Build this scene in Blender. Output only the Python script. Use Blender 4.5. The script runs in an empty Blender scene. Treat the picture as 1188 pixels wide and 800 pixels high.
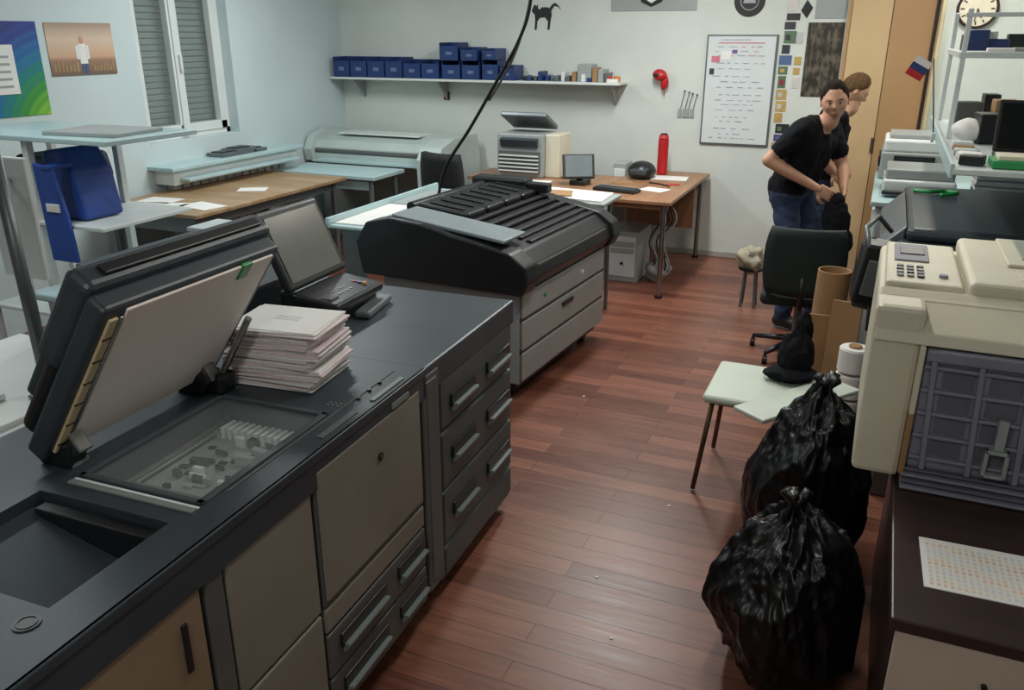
import bpy, bmesh, math, random
from mathutils import Vector, Matrix, noise, Euler
random.seed(7)
V=Vector
# ------------------------------------------------------------------ materials
def lin(c):
    r=[]
    for v in c[:3]:
        v=v/255.0
        r.append(v/12.92 if v<=.04045 else ((v+.055)/1.055)**2.4)
    return tuple(r)+(1.0,)
MATS={}
def mat(name,col,rough=.5,metal=0.,var=.12,ns=6.,bump=0.,bs=60.,emit=None,es=1.,coat=0.,trans=0.,stretch=(1,1,1),dirt=None,dirt_amt=.5,alpha=1.,spec=.5,ridge=False,bd=.01):
    if name in MATS: return MATS[name]
    m=bpy.data.materials.new(name); m.use_nodes=True
    nt=m.node_tree; N=nt.nodes; L=nt.links
    b=N["Principled BSDF"]
    b.inputs["Roughness"].default_value=rough; b.inputs["Metallic"].default_value=metal
    b.inputs["Specular IOR Level"].default_value=spec
    if coat: b.inputs["Coat Weight"].default_value=coat
    if trans: b.inputs["Transmission Weight"].default_value=trans
    tc=N.new("ShaderNodeTexCoord"); mp=N.new("ShaderNodeMapping"); mp.inputs["Scale"].default_value=stretch
    L.new(tc.outputs["Object"],mp.inputs["Vector"])
    nz=N.new("ShaderNodeTexNoise"); nz.inputs["Scale"].default_value=ns; nz.inputs["Detail"].default_value=6
    L.new(mp.outputs[0],nz.inputs["Vector"])
    c=lin(col)
    mx=N.new("ShaderNodeMix"); mx.data_type='RGBA'
    mx.inputs[6].default_value=tuple(x*(1-var) for x in c[:3])+(1,)
    d=tuple(min(1,x*(1+var)) for x in c[:3])+(1,)
    mx.inputs[7].default_value=d
    rp=N.new("ShaderNodeMapRange"); rp.inputs[1].default_value=.3; rp.inputs[2].default_value=.7
    L.new(nz.outputs["Fac"],rp.inputs[0]); L.new(rp.outputs[0],mx.inputs[0])
    out=mx.outputs[2]
    if dirt:
        n2=N.new("ShaderNodeTexNoise"); n2.inputs["Scale"].default_value=ns*.35; n2.inputs["Detail"].default_value=8; n2.inputs["Roughness"].default_value=.7
        L.new(mp.outputs[0],n2.inputs["Vector"])
        r2=N.new("ShaderNodeMapRange"); r2.inputs[1].default_value=.48; r2.inputs[2].default_value=.75; r2.inputs[4].default_value=dirt_amt
        L.new(n2.outputs["Fac"],r2.inputs[0])
        m2=N.new("ShaderNodeMix"); m2.data_type='RGBA'; m2.inputs[7].default_value=lin(dirt)
        L.new(r2.outputs[0],m2.inputs[0]); L.new(out,m2.inputs[6]); out=m2.outputs[2]
    L.new(out,b.inputs["Base Color"])
    if bump:
        n3=N.new("ShaderNodeTexNoise")
        if ridge: n3.noise_type='RIDGED_MULTIFRACTAL'
        n3.inputs["Scale"].default_value=bs; n3.inputs["Detail"].default_value=4
        L.new(mp.outputs[0],n3.inputs["Vector"])
        bp=N.new("ShaderNodeBump"); bp.inputs["Strength"].default_value=bump; bp.inputs["Distance"].default_value=bd
        L.new(n3.outputs["Fac"],bp.inputs["Height"]); L.new(bp.outputs[0],b.inputs["Normal"])
    if emit:
        b.inputs["Emission Color"].default_value=lin(emit); b.inputs["Emission Strength"].default_value=es
    if alpha<1: b.inputs["Alpha"].default_value=alpha
    MATS[name]=m
    return m

def floor_mat():
    m=bpy.data.materials.new("laminate_planks"); m.use_nodes=True
    nt=m.node_tree;N=nt.nodes;L=nt.links;b=N["Principled BSDF"]
    tc=N.new("ShaderNodeTexCoord")
    br=N.new("ShaderNodeTexBrick"); br.inputs["Scale"].default_value=1.; br.inputs["Brick Width"].default_value=1.15
    br.inputs["Row Height"].default_value=.098; br.inputs["Mortar Size"].default_value=.0018; br.inputs["Mortar Smooth"].default_value=.3
    br.inputs["Color1"].default_value=lin((102,58,44)); br.inputs["Color2"].default_value=lin((140,88,70)); br.inputs["Mortar"].default_value=lin((40,22,16))
    br.offset=.37; br.inputs["Bias"].default_value=-.1
    L.new(tc.outputs["Object"],br.inputs["Vector"])
    mp=N.new("ShaderNodeMapping"); mp.inputs["Scale"].default_value=(1.2,22,1); L.new(tc.outputs["Object"],mp.inputs["Vector"])
    nz=N.new("ShaderNodeTexNoise"); nz.inputs["Scale"].default_value=3; nz.inputs["Detail"].default_value=9; nz.inputs["Roughness"].default_value=.65
    L.new(mp.outputs[0],nz.inputs["Vector"])
    cr=N.new("ShaderNodeMapRange"); cr.inputs[1].default_value=.3; cr.inputs[2].default_value=.7; cr.inputs[3].default_value=.6; cr.inputs[4].default_value=1.3
    L.new(nz.outputs["Fac"],cr.inputs[0])
    vm=N.new("ShaderNodeVectorMath"); vm.operation='SCALE'; L.new(br.outputs["Color"],vm.inputs[0]); L.new(cr.outputs[0],vm.inputs["Scale"])
    n2=N.new("ShaderNodeTexNoise"); n2.inputs["Scale"].default_value=1.3; n2.inputs["Detail"].default_value=6; L.new(tc.outputs["Object"],n2.inputs["Vector"])
    r2=N.new("ShaderNodeMapRange"); r2.inputs[1].default_value=.5; r2.inputs[2].default_value=.8; r2.inputs[4].default_value=.35; L.new(n2.outputs["Fac"],r2.inputs[0])
    mx=N.new("ShaderNodeMix"); mx.data_type='RGBA'; mx.inputs[7].default_value=lin((156,116,90))
    L.new(r2.outputs[0],mx.inputs[0]); L.new(vm.outputs[0],mx.inputs[6]); L.new(mx.outputs[2],b.inputs["Base Color"])
    rr=N.new("ShaderNodeMapRange"); rr.inputs[3].default_value=.26; rr.inputs[4].default_value=.5; L.new(nz.outputs["Fac"],rr.inputs[0]); L.new(rr.outputs[0],b.inputs["Roughness"])
    bp=N.new("ShaderNodeBump"); bp.inputs["Strength"].default_value=.25; bp.inputs["Distance"].default_value=.004; bp.invert=True
    L.new(br.outputs["Fac"],bp.inputs["Height"]); L.new(bp.outputs[0],b.inputs["Normal"])
    return m

# ------------------------------------------------------------------ mesh builder
class B:
    def __init__(s,name): s.name=name; s.bm=bmesh.new(); s.mats=[]
    def mi(s,m):
        if m not in s.mats: s.mats.append(m)
        return s.mats.index(m)
    def merge(s,tmp,m,M=None,smooth=False):
        if M is not None: bmesh.ops.transform(tmp,matrix=M,verts=tmp.verts)
        i=s.mi(m)
        for f in tmp.faces: f.material_index=i; f.smooth=smooth
        me=bpy.data.meshes.new("t"); tmp.to_mesh(me); tmp.free(); s.bm.from_mesh(me); bpy.data.meshes.remove(me)
    def box(s,x0,x1,y0,y1,z0,z1,m,bev=.004,rot=None,piv=None,seg=2):
        t=bmesh.new(); bmesh.ops.create_cube(t,size=1)
        c=V(((x0+x1)/2,(y0+y1)/2,(z0+z1)/2)); S=V((abs(x1-x0),abs(y1-y0),abs(z1-z0)))
        bmesh.ops.scale(t,vec=S,verts=t.verts)
        bb=min(bev,min(S)*.45)
        if bb>0: bmesh.ops.bevel(t,geom=t.edges[:],offset=bb,segments=seg,profile=.5,affect='EDGES')
        M=Matrix.Translation(c)
        if rot is not None:
            R=Euler(rot).to_matrix().to_4x4()
            p=V(piv) if piv is not None else c
            M=Matrix.Translation(p)@R@Matrix.Translation(c-p)
        s.merge(t,m,M); return s
    def prism(s,pts,axis,a0,a1,m,bev=0):
        t=bmesh.new()
        def mk(p,a):
            if axis=='y': return (p[0],a,p[1])
            if axis=='x': return (a,p[0],p[1])
            return (p[0],p[1],a)
        v0=[t.verts.new(mk(p,a0)) for p in pts]; v1=[t.verts.new(mk(p,a1)) for p in pts]
        t.faces.new(v0); t.faces.new(v1[::-1])
        n=len(pts)
        for i in range(n): t.faces.new((v0[i],v1[i],v1[(i+1)%n],v0[(i+1)%n]))
        bmesh.ops.recalc_face_normals(t,faces=t.faces)
        if bev: bmesh.ops.bevel(t,geom=t.edges[:],offset=bev,segments=2,profile=.5,affect='EDGES')
        s.merge(t,m); return s
    def tube(s,pts,rad,m,seg=10,cap=True,smooth=True):
        pts=[V(p) for p in pts]
        if not isinstance(rad,(list,tuple)): rad=[rad]*len(pts)
        t=bmesh.new(); rings=[]
        tan=[]
        for i in range(len(pts)):
            a=pts[max(0,i-1)]; c=pts[min(len(pts)-1,i+1)]; tan.append((c-a).normalized())
        nrm=tan[0].orthogonal().normalized()
        for i,p in enumerate(pts):
            nrm=(nrm-tan[i]*nrm.dot(tan[i])).normalized(); bi=tan[i].cross(nrm)
            rings.append([t.verts.new(p+(nrm*math.cos(2*math.pi*k/seg)+bi*math.sin(2*math.pi*k/seg))*rad[i]) for k in range(seg)])
        for i in range(len(rings)-1):
            for k in range(seg): t.faces.new((rings[i][k],rings[i][(k+1)%seg],rings[i+1][(k+1)%seg],rings[i+1][k]))
        if cap: t.faces.new(rings[0][::-1]); t.faces.new(rings[-1])
        s.merge(t,m,smooth=smooth)
        return s
    def cyl(s,p0,p1,r,m,r1=None,seg=20,bev=0):
        p0=V(p0);p1=V(p1); r1=r if r1 is None else r1
        t=bmesh.new(); bmesh.ops.create_cone(t,cap_ends=True,segments=seg,radius1=r,radius2=r1,depth=(p1-p0).length)
        if bev: bmesh.ops.bevel(t,geom=[e for e in t.edges if len(e.link_faces)==2 and any(len(f.verts)>4 for f in e.link_faces)],offset=bev,segments=2,affect='EDGES')
        q=(p1-p0).to_track_quat('Z','Y').to_matrix().to_4x4()
        s.merge(t,m,Matrix.Translation((p0+p1)/2)@q)
        return s
    def ball(s,c,r,m,seg=20,M=None,fn=None):
        if not hasattr(r,'__len__'): r=(r,r,r)
        t=bmesh.new(); bmesh.ops.create_uvsphere(t,u_segments=seg,v_segments=max(6,seg*2//3),radius=1)
        for v in t.verts:
            v.co=V((v.co.x*r[0],v.co.y*r[1],v.co.z*r[2]))
            if fn: v.co=fn(v.co)
        MM=Matrix.Translation(V(c))
        if M is not None: MM=MM@M
        s.merge(t,m,MM,smooth=True); return s
    def deck(s,x0,x1,y0,y1,z0,z1,holes,m):
        xs=sorted({x0,x1}|{h[0] for h in holes}|{h[1] for h in holes}); ys=sorted({y0,y1}|{h[2] for h in holes}|{h[3] for h in holes})
        for i in range(len(xs)-1):
            for j in range(len(ys)-1):
                cx=(xs[i]+xs[i+1])/2; cy=(ys[j]+ys[j+1])/2
                if any(h[0]<cx<h[1] and h[2]<cy<h[3] for h in holes): continue
                s.box(xs[i],xs[i+1],ys[j],ys[j+1],z0,z1,m,bev=0)
        return s
    def done(s,rz=0,piv=None,parent=None):
        me=bpy.data.meshes.new(s.name)
        if rz:
            p=V(piv); bmesh.ops.transform(s.bm,matrix=Matrix.Translation(p)@Matrix.Rotation(math.radians(rz),4,'Z')@Matrix.Translation(-p),verts=s.bm.verts)
        xs=[v.co for v in s.bm.verts]
        o=V(((min(c.x for c in xs)+max(c.x for c in xs))/2,(min(c.y for c in xs)+max(c.y for c in xs))/2,min(c.z for c in xs)))
        bmesh.ops.translate(s.bm,vec=-o,verts=s.bm.verts)
        s.bm.to_mesh(me); s.bm.free()
        for m in s.mats: me.materials.append(m)
        ob=bpy.data.objects.new(s.name,me); ob.location=o
        bpy.context.scene.collection.objects.link(ob)
        if parent: ob.parent=parent
        return ob
def smooth(P,k=8):
    P=[V(p) for p in P]; o=[]
    for i in range(len(P)-1):
        p0=P[max(0,i-1)];p1=P[i];p2=P[i+1];p3=P[min(len(P)-1,i+2)]
        for j in range(k):
            t=j/k; o.append(.5*((2*p1)+(p2-p0)*t+(2*p0-5*p1+4*p2-p3)*t*t+(3*p1-p0-3*p2+p3)*t**3))
    o.append(P[-1]); return o

# ------------------------------------------------------------------ palette
wallM=mat("painted_wall",(202,207,202),.85,var=.05,ns=1.5,bump=.08,bs=90,dirt=(176,180,174),dirt_amt=.4)
wallL=mat("wall_cool_light_tint",(190,203,204),.85,var=.04,ns=1.5,bump=.08,bs=90)  # left wall: tint of the cool light is mixed into the wall colour
ceilM=mat("ceiling_paint",(215,215,210),.9,var=.03)
white=mat("white_plastic",(210,214,212),.4,var=.04)
whiteG=mat("white_enamel",(198,205,205),.35,var=.05,ns=9)
blueW=mat("pale_blue_laminate",(170,194,196),.35,var=.06,ns=4)
dark=mat("dark_charcoal_plastic",(50,58,65),.42,var=.14,ns=5,dirt=(92,98,102),dirt_amt=.25,bump=.06,bs=300)
dark2=mat("black_plastic",(22,24,27),.38,var=.2,ns=8,dirt=(56,58,60),dirt_amt=.2)
blk=mat("matt_black",(14,14,16),.55,var=.2)
pgrey=mat("warm_grey_panel",(130,125,116),.5,var=.08,ns=3,dirt=(102,97,88),dirt_amt=.5,bump=.05,bs=200)
pgrey2=mat("mid_grey_panel",(86,88,87),.5,var=.1,ns=4)
ptan=mat("tan_panel",(138,117,94),.55,var=.1,ns=3,dirt=(110,94,76),dirt_amt=.5)
lgrey=mat("light_grey_metal",(150,155,155),.4,var=.06,ns=4,dirt=(128,132,130),dirt_amt=.3)
hgrey=mat("handle_grey",(118,126,126),.4,var=.05)
cream=mat("aged_beige_plastic",(212,205,184),.45,var=.06,ns=4,dirt=(184,174,148),dirt_amt=.4)
violet=mat("violet_grey_plastic",(126,125,138),.5,var=.08)
wood=mat("worn_wood_top",(150,120,88),.45,var=.18,ns=3,stretch=(1,7,1),dirt=(186,166,138),dirt_amt=.6)
woodR=mat("red_brown_wood",(146,106,76),.4,var=.18,ns=3,stretch=(6,1,1),dirt=(178,146,114),dirt_amt=.5)
dwood=mat("dark_brown_wood",(50,33,30),.38,var=.22,ns=3,stretch=(1,8,1))
metal=mat("chrome_metal",(150,150,148),.25,metal=1.,var=.1)
gmetal=mat("grey_painted_metal",(110,116,118),.4,metal=.5,var=.1)
paper=mat("paper_white",(222,220,216),.7,var=.03)
pinkp=mat("paper_pink_edge",(218,202,204),.75,var=.1,ns=80)
bluebox=mat("blue_bin_plastic",(30,54,106),.4,var=.15)
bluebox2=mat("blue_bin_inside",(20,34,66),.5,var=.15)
red=mat("red_plastic",(180,28,34),.4,var=.1)
green=mat("green_plastic",(36,136,72),.4,var=.1)
card=mat("cardboard_brown",(150,116,80),.8,var=.1,ns=5,bump=.1)
glass=mat("scanner_glass",(225,235,235),.05,var=0,alpha=.07)
bagM=mat("black_polythene",(13,14,16),.36,var=.3,ns=20,bump=.35,bs=20,spec=.42,bd=.006)
skin=mat("skin",(190,142,116),.55,var=.06,ns=20)
lipM=mat("lips",(158,96,86),.5); eyeW=mat("eye_white",(205,200,194),.3); eyeD=mat("iris_dark",(44,36,30),.2)
hairD=mat("dark_brown_hair",(36,28,22),.9,var=.35,ns=60,bump=.6,bs=160,spec=.15)
hairL=mat("light_brown_hair",(84,64,44),.9,var=.35,ns=60,bump=.6,bs=160,spec=.15)
shirt=mat("black_cotton",(16,17,22),.9,var=.25,ns=8,bump=.3,bs=25,spec=.2)
jeans=mat("blue_denim",(36,50,78),.85,var=.2,ns=12,bump=.15,bs=200)
shoe=mat("shoe_black",(28,27,27),.5)
screenM=mat("screen_glass",(92,94,90),.22,var=.08,ns=2,dirt=(126,126,120),dirt_amt=.5)  # tone lightened to put screen reflections into the colour

# ------------------------------------------------------------------ room shell
XL,XR,YB,YF,HC=-5.16,1.15,7.51,-1.6,2.9
b=B("floor"); b.box(XL-.3,XR+.3,YF-.3,YB+.3,-.1,0,floor_mat(),bev=0); b.done()
b=B("ceiling"); b.box(XL-.3,XR+.3,YF-.3,YB+.3,HC,HC+.1,ceilM,bev=0); b.done()
b=B("wall_back"); b.box(XL-.3,XR+.3,YB,YB+.2,0,HC,wallM,bev=0); b.done()
b=B("wall_front"); b.box(XL-.3,XR+.3,YF-.2,YF,0,HC,wallM,bev=0); b.done()
b=B("wall_right"); b.box(XR,XR+.2,YF,YB,0,HC,wallM,bev=0); b.done()
b=B("wall_right_return"); b.box(.30,XR,7.1,YB,0,HC,wallM,bev=0); b.done()
WY0,WY1,WZ0,WZ1=4.87,5.88,1.10,2.45
b=B("wall_left")
b.box(XL-.28,XL,YF,WY0,0,HC,wallL,bev=0); b.box(XL-.28,XL,WY1,YB,0,HC,wallL,bev=0)
b.box(XL-.28,XL,WY0,WY1,0,WZ0,wallL,bev=0); b.box(XL-.28,XL,WY0,WY1,WZ1,HC,wallL,bev=0); b.done()
b=B("baseboard_back"); b.box(-5.1,-.42,YB-.015,YB,0,.05,mat("baseboard_grey",(160,158,150),.5),bev=.003); b.done()
shut=mat("shutter_grey_green",(104,118,112),.5,var=.08)
b=B("window_1"); wx=XL-.10
def frame(y0,y1,z0,z1,x0,x1,w):
    b.box(x0,x1,y0,y0+w,z0,z1,white); b.box(x0,x1,y1-w,y1,z0,z1,white); b.box(x0,x1,y0,y1,z0,z0+w,white); b.box(x0,x1,y0,y1,z1-w,z1,white)
frame(WY0,WY1,WZ0,WZ1,wx-.07,wx,.05)
mid=5.33
frame(WY0+.04,mid+.03,WZ0+.04,WZ1-.04,wx-.04,wx+.02,.07); frame(mid-.02,WY1-.04,WZ0+.04,WZ1-.04,wx-.05,wx+.01,.07)
b.box(wx-.02,wx+.035,mid-.02,mid+.05,WZ0+.03,WZ1-.03,white)
b.box(wx+.02,wx+.06,mid+.005,mid+.03,1.62,1.75,white,bev=.006)
b.box(wx-.03,wx-.026,WY0+.08,WY1-.08,WZ0+.08,WZ1-.08,glass,bev=0)
z=WZ0+.02
while z<WZ1-.02:
    b.box(wx-.14,wx-.115,WY0+.01,WY1-.01,z,z+.043,shut,bev=.008); z+=.047
b.box(wx-.155,wx-.14,WY0,WY1,WZ0,WZ1,blk,bev=0)
b.done()
b=B("window_sill")
b.box(XL-.09,XL+.26,4.80,6.42,.915,.945,blueW,bev=.006); b.box(XL,XL+.20,4.86,6.38,.80,.915,white,bev=.004); b.box(XL,XL+.30,4.92,6.30,.83,.85,blueW,bev=.004)
for i in range(14): b.box(XL+.02,XL+.10,4.95+i*.1,5.03+i*.1,.2,.78,white,bev=.01)
b.box(XL+.0,XL+.02,4.93,6.36,0,.8,white,bev=.0)
b.done()
b=B("printer_cartridge_tray"); 
for i,(a,c,h) in enumerate([(5.42,5.62,.03),(5.60,5.84,.045),(5.80,5.98,.025)]):
    b.box(XL+.02,XL+.2,a,c,.946,.946+h,gmetal,bev=.006); b.box(XL+.05,XL+.16,a+.03,c-.03,.946+h,.955+h,dark2,bev=.002)
b.done()

def poster_mat(name,kind):
    m=bpy.data.materials.new(name); m.use_nodes=True; nt=m.node_tree;N=nt.nodes;L=nt.links;bb=N["Principled BSDF"]; bb.inputs["Roughness"].default_value=.35
    tc=N.new("ShaderNodeTexCoord"); sp=N.new("ShaderNodeSeparateXYZ"); L.new(tc.outputs["Generated"],sp.inputs[0])
    rp=N.new("ShaderNodeValToRGB"); e=rp.color_ramp
    if kind=="swirl":
        mp=N.new("ShaderNodeMapping"); mp.inputs["Location"].default_value=(0,-1.2,.35); mp.inputs["Scale"].default_value=(0,1,1); L.new(tc.outputs["Generated"],mp.inputs["Vector"])
        ln=N.new("ShaderNodeVectorMath"); ln.operation='LENGTH'; L.new(mp.outputs[0],ln.inputs[0])
        m2=N.new("ShaderNodeMath"); m2.operation='MULTIPLY_ADD'; m2.inputs[1].default_value=.66; m2.inputs[2].default_value=-.2; L.new(ln.outputs["Value"],m2.inputs[0])
        m3=N.new("ShaderNodeMath"); m3.operation='PINGPONG'; m3.inputs[1].default_value=.035; L.new(m2.outputs[0],m3.inputs[0])
        m4=N.new("ShaderNodeMath"); m4.operation='MULTIPLY_ADD'; m4.inputs[1].default_value=2.6; L.new(m3.outputs[0],m4.inputs[0]); L.new(m2.outputs[0],m4.inputs[2])
        L.new(m4.outputs[0],rp.inputs[0])
        cols=[(0,(206,210,80)),(.15,(120,180,60)),(.30,(60,140,60)),(.42,(30,124,110)),(.55,(34,104,156)),(.72,(40,60,136)),(1,(36,34,80))]
    elif kind=="sky":
        L.new(sp.outputs["Z"],rp.inputs[0]); cols=[(0,(112,92,78)),(.28,(146,116,96)),(.36,(196,158,130)),(.7,(204,182,162)),(1,(158,134,118))]
    else:
        nz=N.new("ShaderNodeTexNoise"); nz.inputs["Scale"].default_value=7; nz.inputs["Detail"].default_value=8; L.new(tc.outputs["Generated"],nz.inputs["Vector"]); L.new(nz.outputs["Fac"],rp.inputs[0]); cols=[(0,(20,20,18)),(.45,(50,46,40)),(.6,(96,88,76)),(1,(130,122,108))]
    while len(e.elements)>1: e.elements.remove(e.elements[0])
    e.elements[0].position=cols[0][0]; e.elements[0].color=lin(cols[0][1])
    for p_,c_ in cols[1:]:
        q=e.elements.new(p_); q.color=lin(c_)
    L.new(rp.outputs[0],bb.inputs["Base Color"]); return m
b=B("poster"); b.box(XL,XL+.006,3.55,4.06,1.40,1.98,poster_mat("swirl_print","swirl"),bev=0); b.done()
b=B("paper_sheet"); b.box(XL+.007,XL+.012,3.58,3.86,1.54,1.84,paper,bev=0)
for i in range(5): b.box(XL+.012,XL+.0135,3.62,3.82,1.58+i*.045,1.595+i*.045,lgrey,bev=0)
b.done()
pb=mat("print_blue",(70,90,130),.4)
b=B("poster"); b.box(XL,XL+.006,4.12,4.66,1.635,1.975,poster_mat("landscape_print","sky"),bev=0)
b.box(XL+.006,XL+.008,4.36,4.42,1.71,1.84,paper,bev=0); b.box(XL+.006,XL+.008,4.365,4.388,1.645,1.71,pb,bev=0); b.box(XL+.006,XL+.008,4.394,4.417,1.645,1.71,pb,bev=0)
b.ball((XL+.007,4.39,1.865),(.002,.018,.026),skin,seg=12); b.box(XL+.006,XL+.008,4.335,4.362,1.74,1.83,paper,bev=0); b.box(XL+.006,XL+.008,4.418,4.44,1.74,1.83,paper,bev=0)
for i in range(7): b.box(XL+.006,XL+.0075,4.14+i*.03,4.16+i*.03,1.66,1.70+random.random()*.05,wood,bev=0); b.box(XL+.006,XL+.0075,4.46+i*.027,4.478+i*.027,1.66,1.69+random.random()*.05,wood,bev=0)
b.done()

# ------------------------------------------------------------------ back wall things
b=B("wall_shelf"); sz=1.505
b.box(-5.14,-2.14,YB-.26,YB,sz-.022,sz,white)
for x in (-4.9,-3.95,-2.24):
    b.prism([(YB,sz-.02),(YB-.22,sz-.02),(YB-.22,sz-.03),(YB-.02,sz-.2),(YB,sz-.2)],'x',x-.008,x+.008,lgrey)
b.done()
binl=mat("bin_label",(96,112,146),.5)
def bin_(b,x,w,z,h,y0=YB-.25,dep=.23):
    b.box(x,x+w,y0,y0+.006,z,z+h*.8,bluebox,bev=.003); b.box(x,x+.005,y0,y0+dep,z,z+h,bluebox,bev=.002); b.box(x+w-.005,x+w,y0,y0+dep,z,z+h,bluebox,bev=.002)
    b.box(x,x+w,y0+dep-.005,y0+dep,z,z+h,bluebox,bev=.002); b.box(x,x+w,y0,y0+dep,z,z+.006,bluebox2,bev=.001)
    b.box(x+w*.35,x+w*.68,y0-.005,y0,z+h*.32,z+h*.5,binl,bev=.001)
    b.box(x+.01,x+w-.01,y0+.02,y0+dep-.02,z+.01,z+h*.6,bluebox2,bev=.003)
b=B("storage_bins"); x=-5.10
for i in range(6): bin_(b,x,.185,sz,.19 if i<4 else .17); x+=.2
bin_(b,-3.88,.19,sz,.16); bin_(b,-3.67,.18,sz,.16); bin_(b,-3.90,.19,sz+.165,.16)
bin_(b,-3.68,.17,sz+.165,.12); bin_(b,-3.46,.16,sz,.17); bin_(b,-3.28,.14,sz,.13); bin_(b,-3.46,.14,sz+.175,.10)
b.done()
b=B("shelf_clutter")
for i in range(16):
    x=-3.08+i*.052; h=random.uniform(.03,.13); c=random.choice([lgrey,dark2,card,white,bluebox,gmetal,pgrey2])
    b.box(x,x+random.uniform(.03,.05),YB-random.uniform(.15,.22),YB-.04,sz,sz+h,c,bev=.006)
b.box(-2.55,-2.42,YB-.2,YB-.03,sz,sz+.15,lgrey,bev=.008); b.box(-2.41,-2.36,YB-.2,YB-.1,sz,sz+.12,card,bev=.004)
b.ball((-2.29,YB-.14,sz+.03),(.05,.05,.03),red); b.cyl((-2.2,YB-.14,sz),(-2.2,YB-.14,sz+.05),.03,mat("orange_tape",(210,120,50),.5)); b.box(-2.27,-2.17,YB-.22,YB-.18,sz,sz+.03,paper)
b.done()
b=B("wall_socket"); b.box(-3.99,-3.93,YB-.02,YB,1.30,1.38,dark2); b.box(-3.98,-3.94,YB-.03,YB-.02,1.32,1.36,red); b.done()
cat=[(0,0),(.02,.0),(.025,.07),(.05,.10),(.10,.105),(.13,.07),(.125,0),(.145,0),(.155,.08),(.165,.12),(.16,.16),(.19,.20),(.23,.19),(.25,.165),(.24,.19),(.20,.225),(.17,.215),(.14,.18),(.12,.19),(.07,.19),(.045,.17),(.03,.185),(.03,.215),(.015,.2),(-.005,.215),(-.02,.185),(-.03,.16),(-.015,.14),(.0,.13),(.005,.08)]
b=B("cat_wall_sticker"); b.prism([(-3.04+p[0],1.94+p[1]) for p in cat],'y',YB-.004,YB-.0005,blk); b.done()
b=B("round_wall_sticker"); b.cyl((-1.14,YB-.004,2.16),(-1.14,YB,2.16),.125,blk,seg=40)
b.cyl((-1.14,YB-.006,2.16),(-1.14,YB-.004,2.16),.075,lgrey,seg=40); b.cyl((-1.14,YB-.008,2.16),(-1.14,YB-.006,2.16),.068,blk,seg=40)
b.prism([(-1.19,2.14),(-1.09,2.14),(-1.10,2.20),(-1.14,2.17),(-1.18,2.20)],'y',YB-.01,YB-.008,lgrey); b.done()
b=B("framed_print"); b.box(-2.32,-1.57,YB-.008,YB,2.09,2.45,lgrey,bev=.002); b.prism([(-2.05,2.16),(-1.96,2.12),(-1.87,2.16),(-1.83,2.25),(-2.08,2.25)],'y',YB-.012,YB-.008,dark2)
b.prism([(-2.01,2.18),(-1.96,2.15),(-1.91,2.18),(-1.90,2.23),(-2.02,2.23)],'y',YB-.014,YB-.012,paper); b.done()
b=B("whiteboard"); b.box(-1.46,-.88,YB-.02,YB-.001,1.0,1.9,gmetal,bev=.004); b.box(-1.445,-.895,YB-.024,YB-.02,1.015,1.885,mat("whiteboard_face",(206,212,214),.2,var=.03),bev=0)
ink=mat("ink_grey",(140,148,160),.6); inkp=mat("ink_pink",(190,110,124),.6)
b.box(-1.36,-.98,YB-.0255,YB-.024,1.83,1.838,inkp,bev=0); b.box(-1.34,-1.1,YB-.0255,YB-.024,1.855,1.861,ink,bev=0)
z=1.80
for r in range(17):
    x=-1.40+random.uniform(0,.10)
    while x<-.98+random.uniform(-.12,.05):
        w=random.uniform(.02,.07); b.box(x,x+w,YB-.0255,YB-.024,z,z+random.uniform(.004,.008),inkp if r<3 and random.random()<.4 else ink,bev=0); x+=w+random.uniform(.012,.05)
    z-=random.choice([.035,.045,.06])
for p in [(-1.41,1.68,.07,.05,inkp),(-1.33,1.70,.08,.07,paper),(-1.24,1.75,.04,.03,mat("sticker_violet",(110,80,140),.5)),(-1.42,1.58,.04,.05,dark)]:
    b.box(p[0],p[0]+p[2],YB-.027,YB-.024,p[1],p[1]+p[3],p[4],bev=0)
b.done()
b=B("sticker_collage")
cols=[mat("st%d"%i,c,.4) for i,c in enumerate([(50,50,60),(180,184,184),(130,50,64),(84,110,84),(196,192,188),(84,60,110),(40,40,44),(180,150,90),(80,100,140),(190,190,190)])]
z=2.16
while z>1.02:
    h=random.uniform(.05,.1); x=-.86+random.uniform(0,.03)
    b.box(x,x+random.uniform(.06,.11),YB-.004,YB,z-h,z,random.choice(cols),bev=0)
    if random.random()<.6: b.box(x+.015,x+.05,YB-.006,YB-.004,z-h*.75,z-h*.3,random.choice(cols),bev=0)
    if random.random()<.5 and z>1.3: b.box(-.74,-.74+random.uniform(.04,.07),YB-.004,YB,z-h,z-.01,random.choice(cols),bev=0)
    z-=h+.012
b.prism([(-.73,2.08),(-.68,2.02),(-.64,2.10),(-.69,2.16)],'y',YB-.005,YB,blk)
b.done()
b=B("dark_poster"); b.box(-.66,-.385,YB-.006,YB,1.42,1.99,poster_mat("dark_print","dark"),bev=0); b.done()
b=B("grey_poster"); b.box(-.62,-.385,YB-.006,YB,2.02,2.5,lgrey,bev=0); b.done()
b=B("hanging_red_cap")
def capfn(c): return c*(1+.22*noise.noise(c*14))
b.ball((-1.84,YB-.06,1.57),(.065,.05,.05),red,fn=capfn); b.ball((-1.80,YB-.05,1.52),(.035,.03,.075),red,fn=capfn); b.cyl((-1.86,YB-.05,1.60),(-1.86,YB,1.60),.01,metal); b.ball((-1.86,YB-.1,1.57),(.03,.015,.015),blk)
b.box(-1.80,-1.795,YB-.04,YB-.035,1.4,1.5,red,bev=0); b.done()
b=B("hanging_keys")
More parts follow.
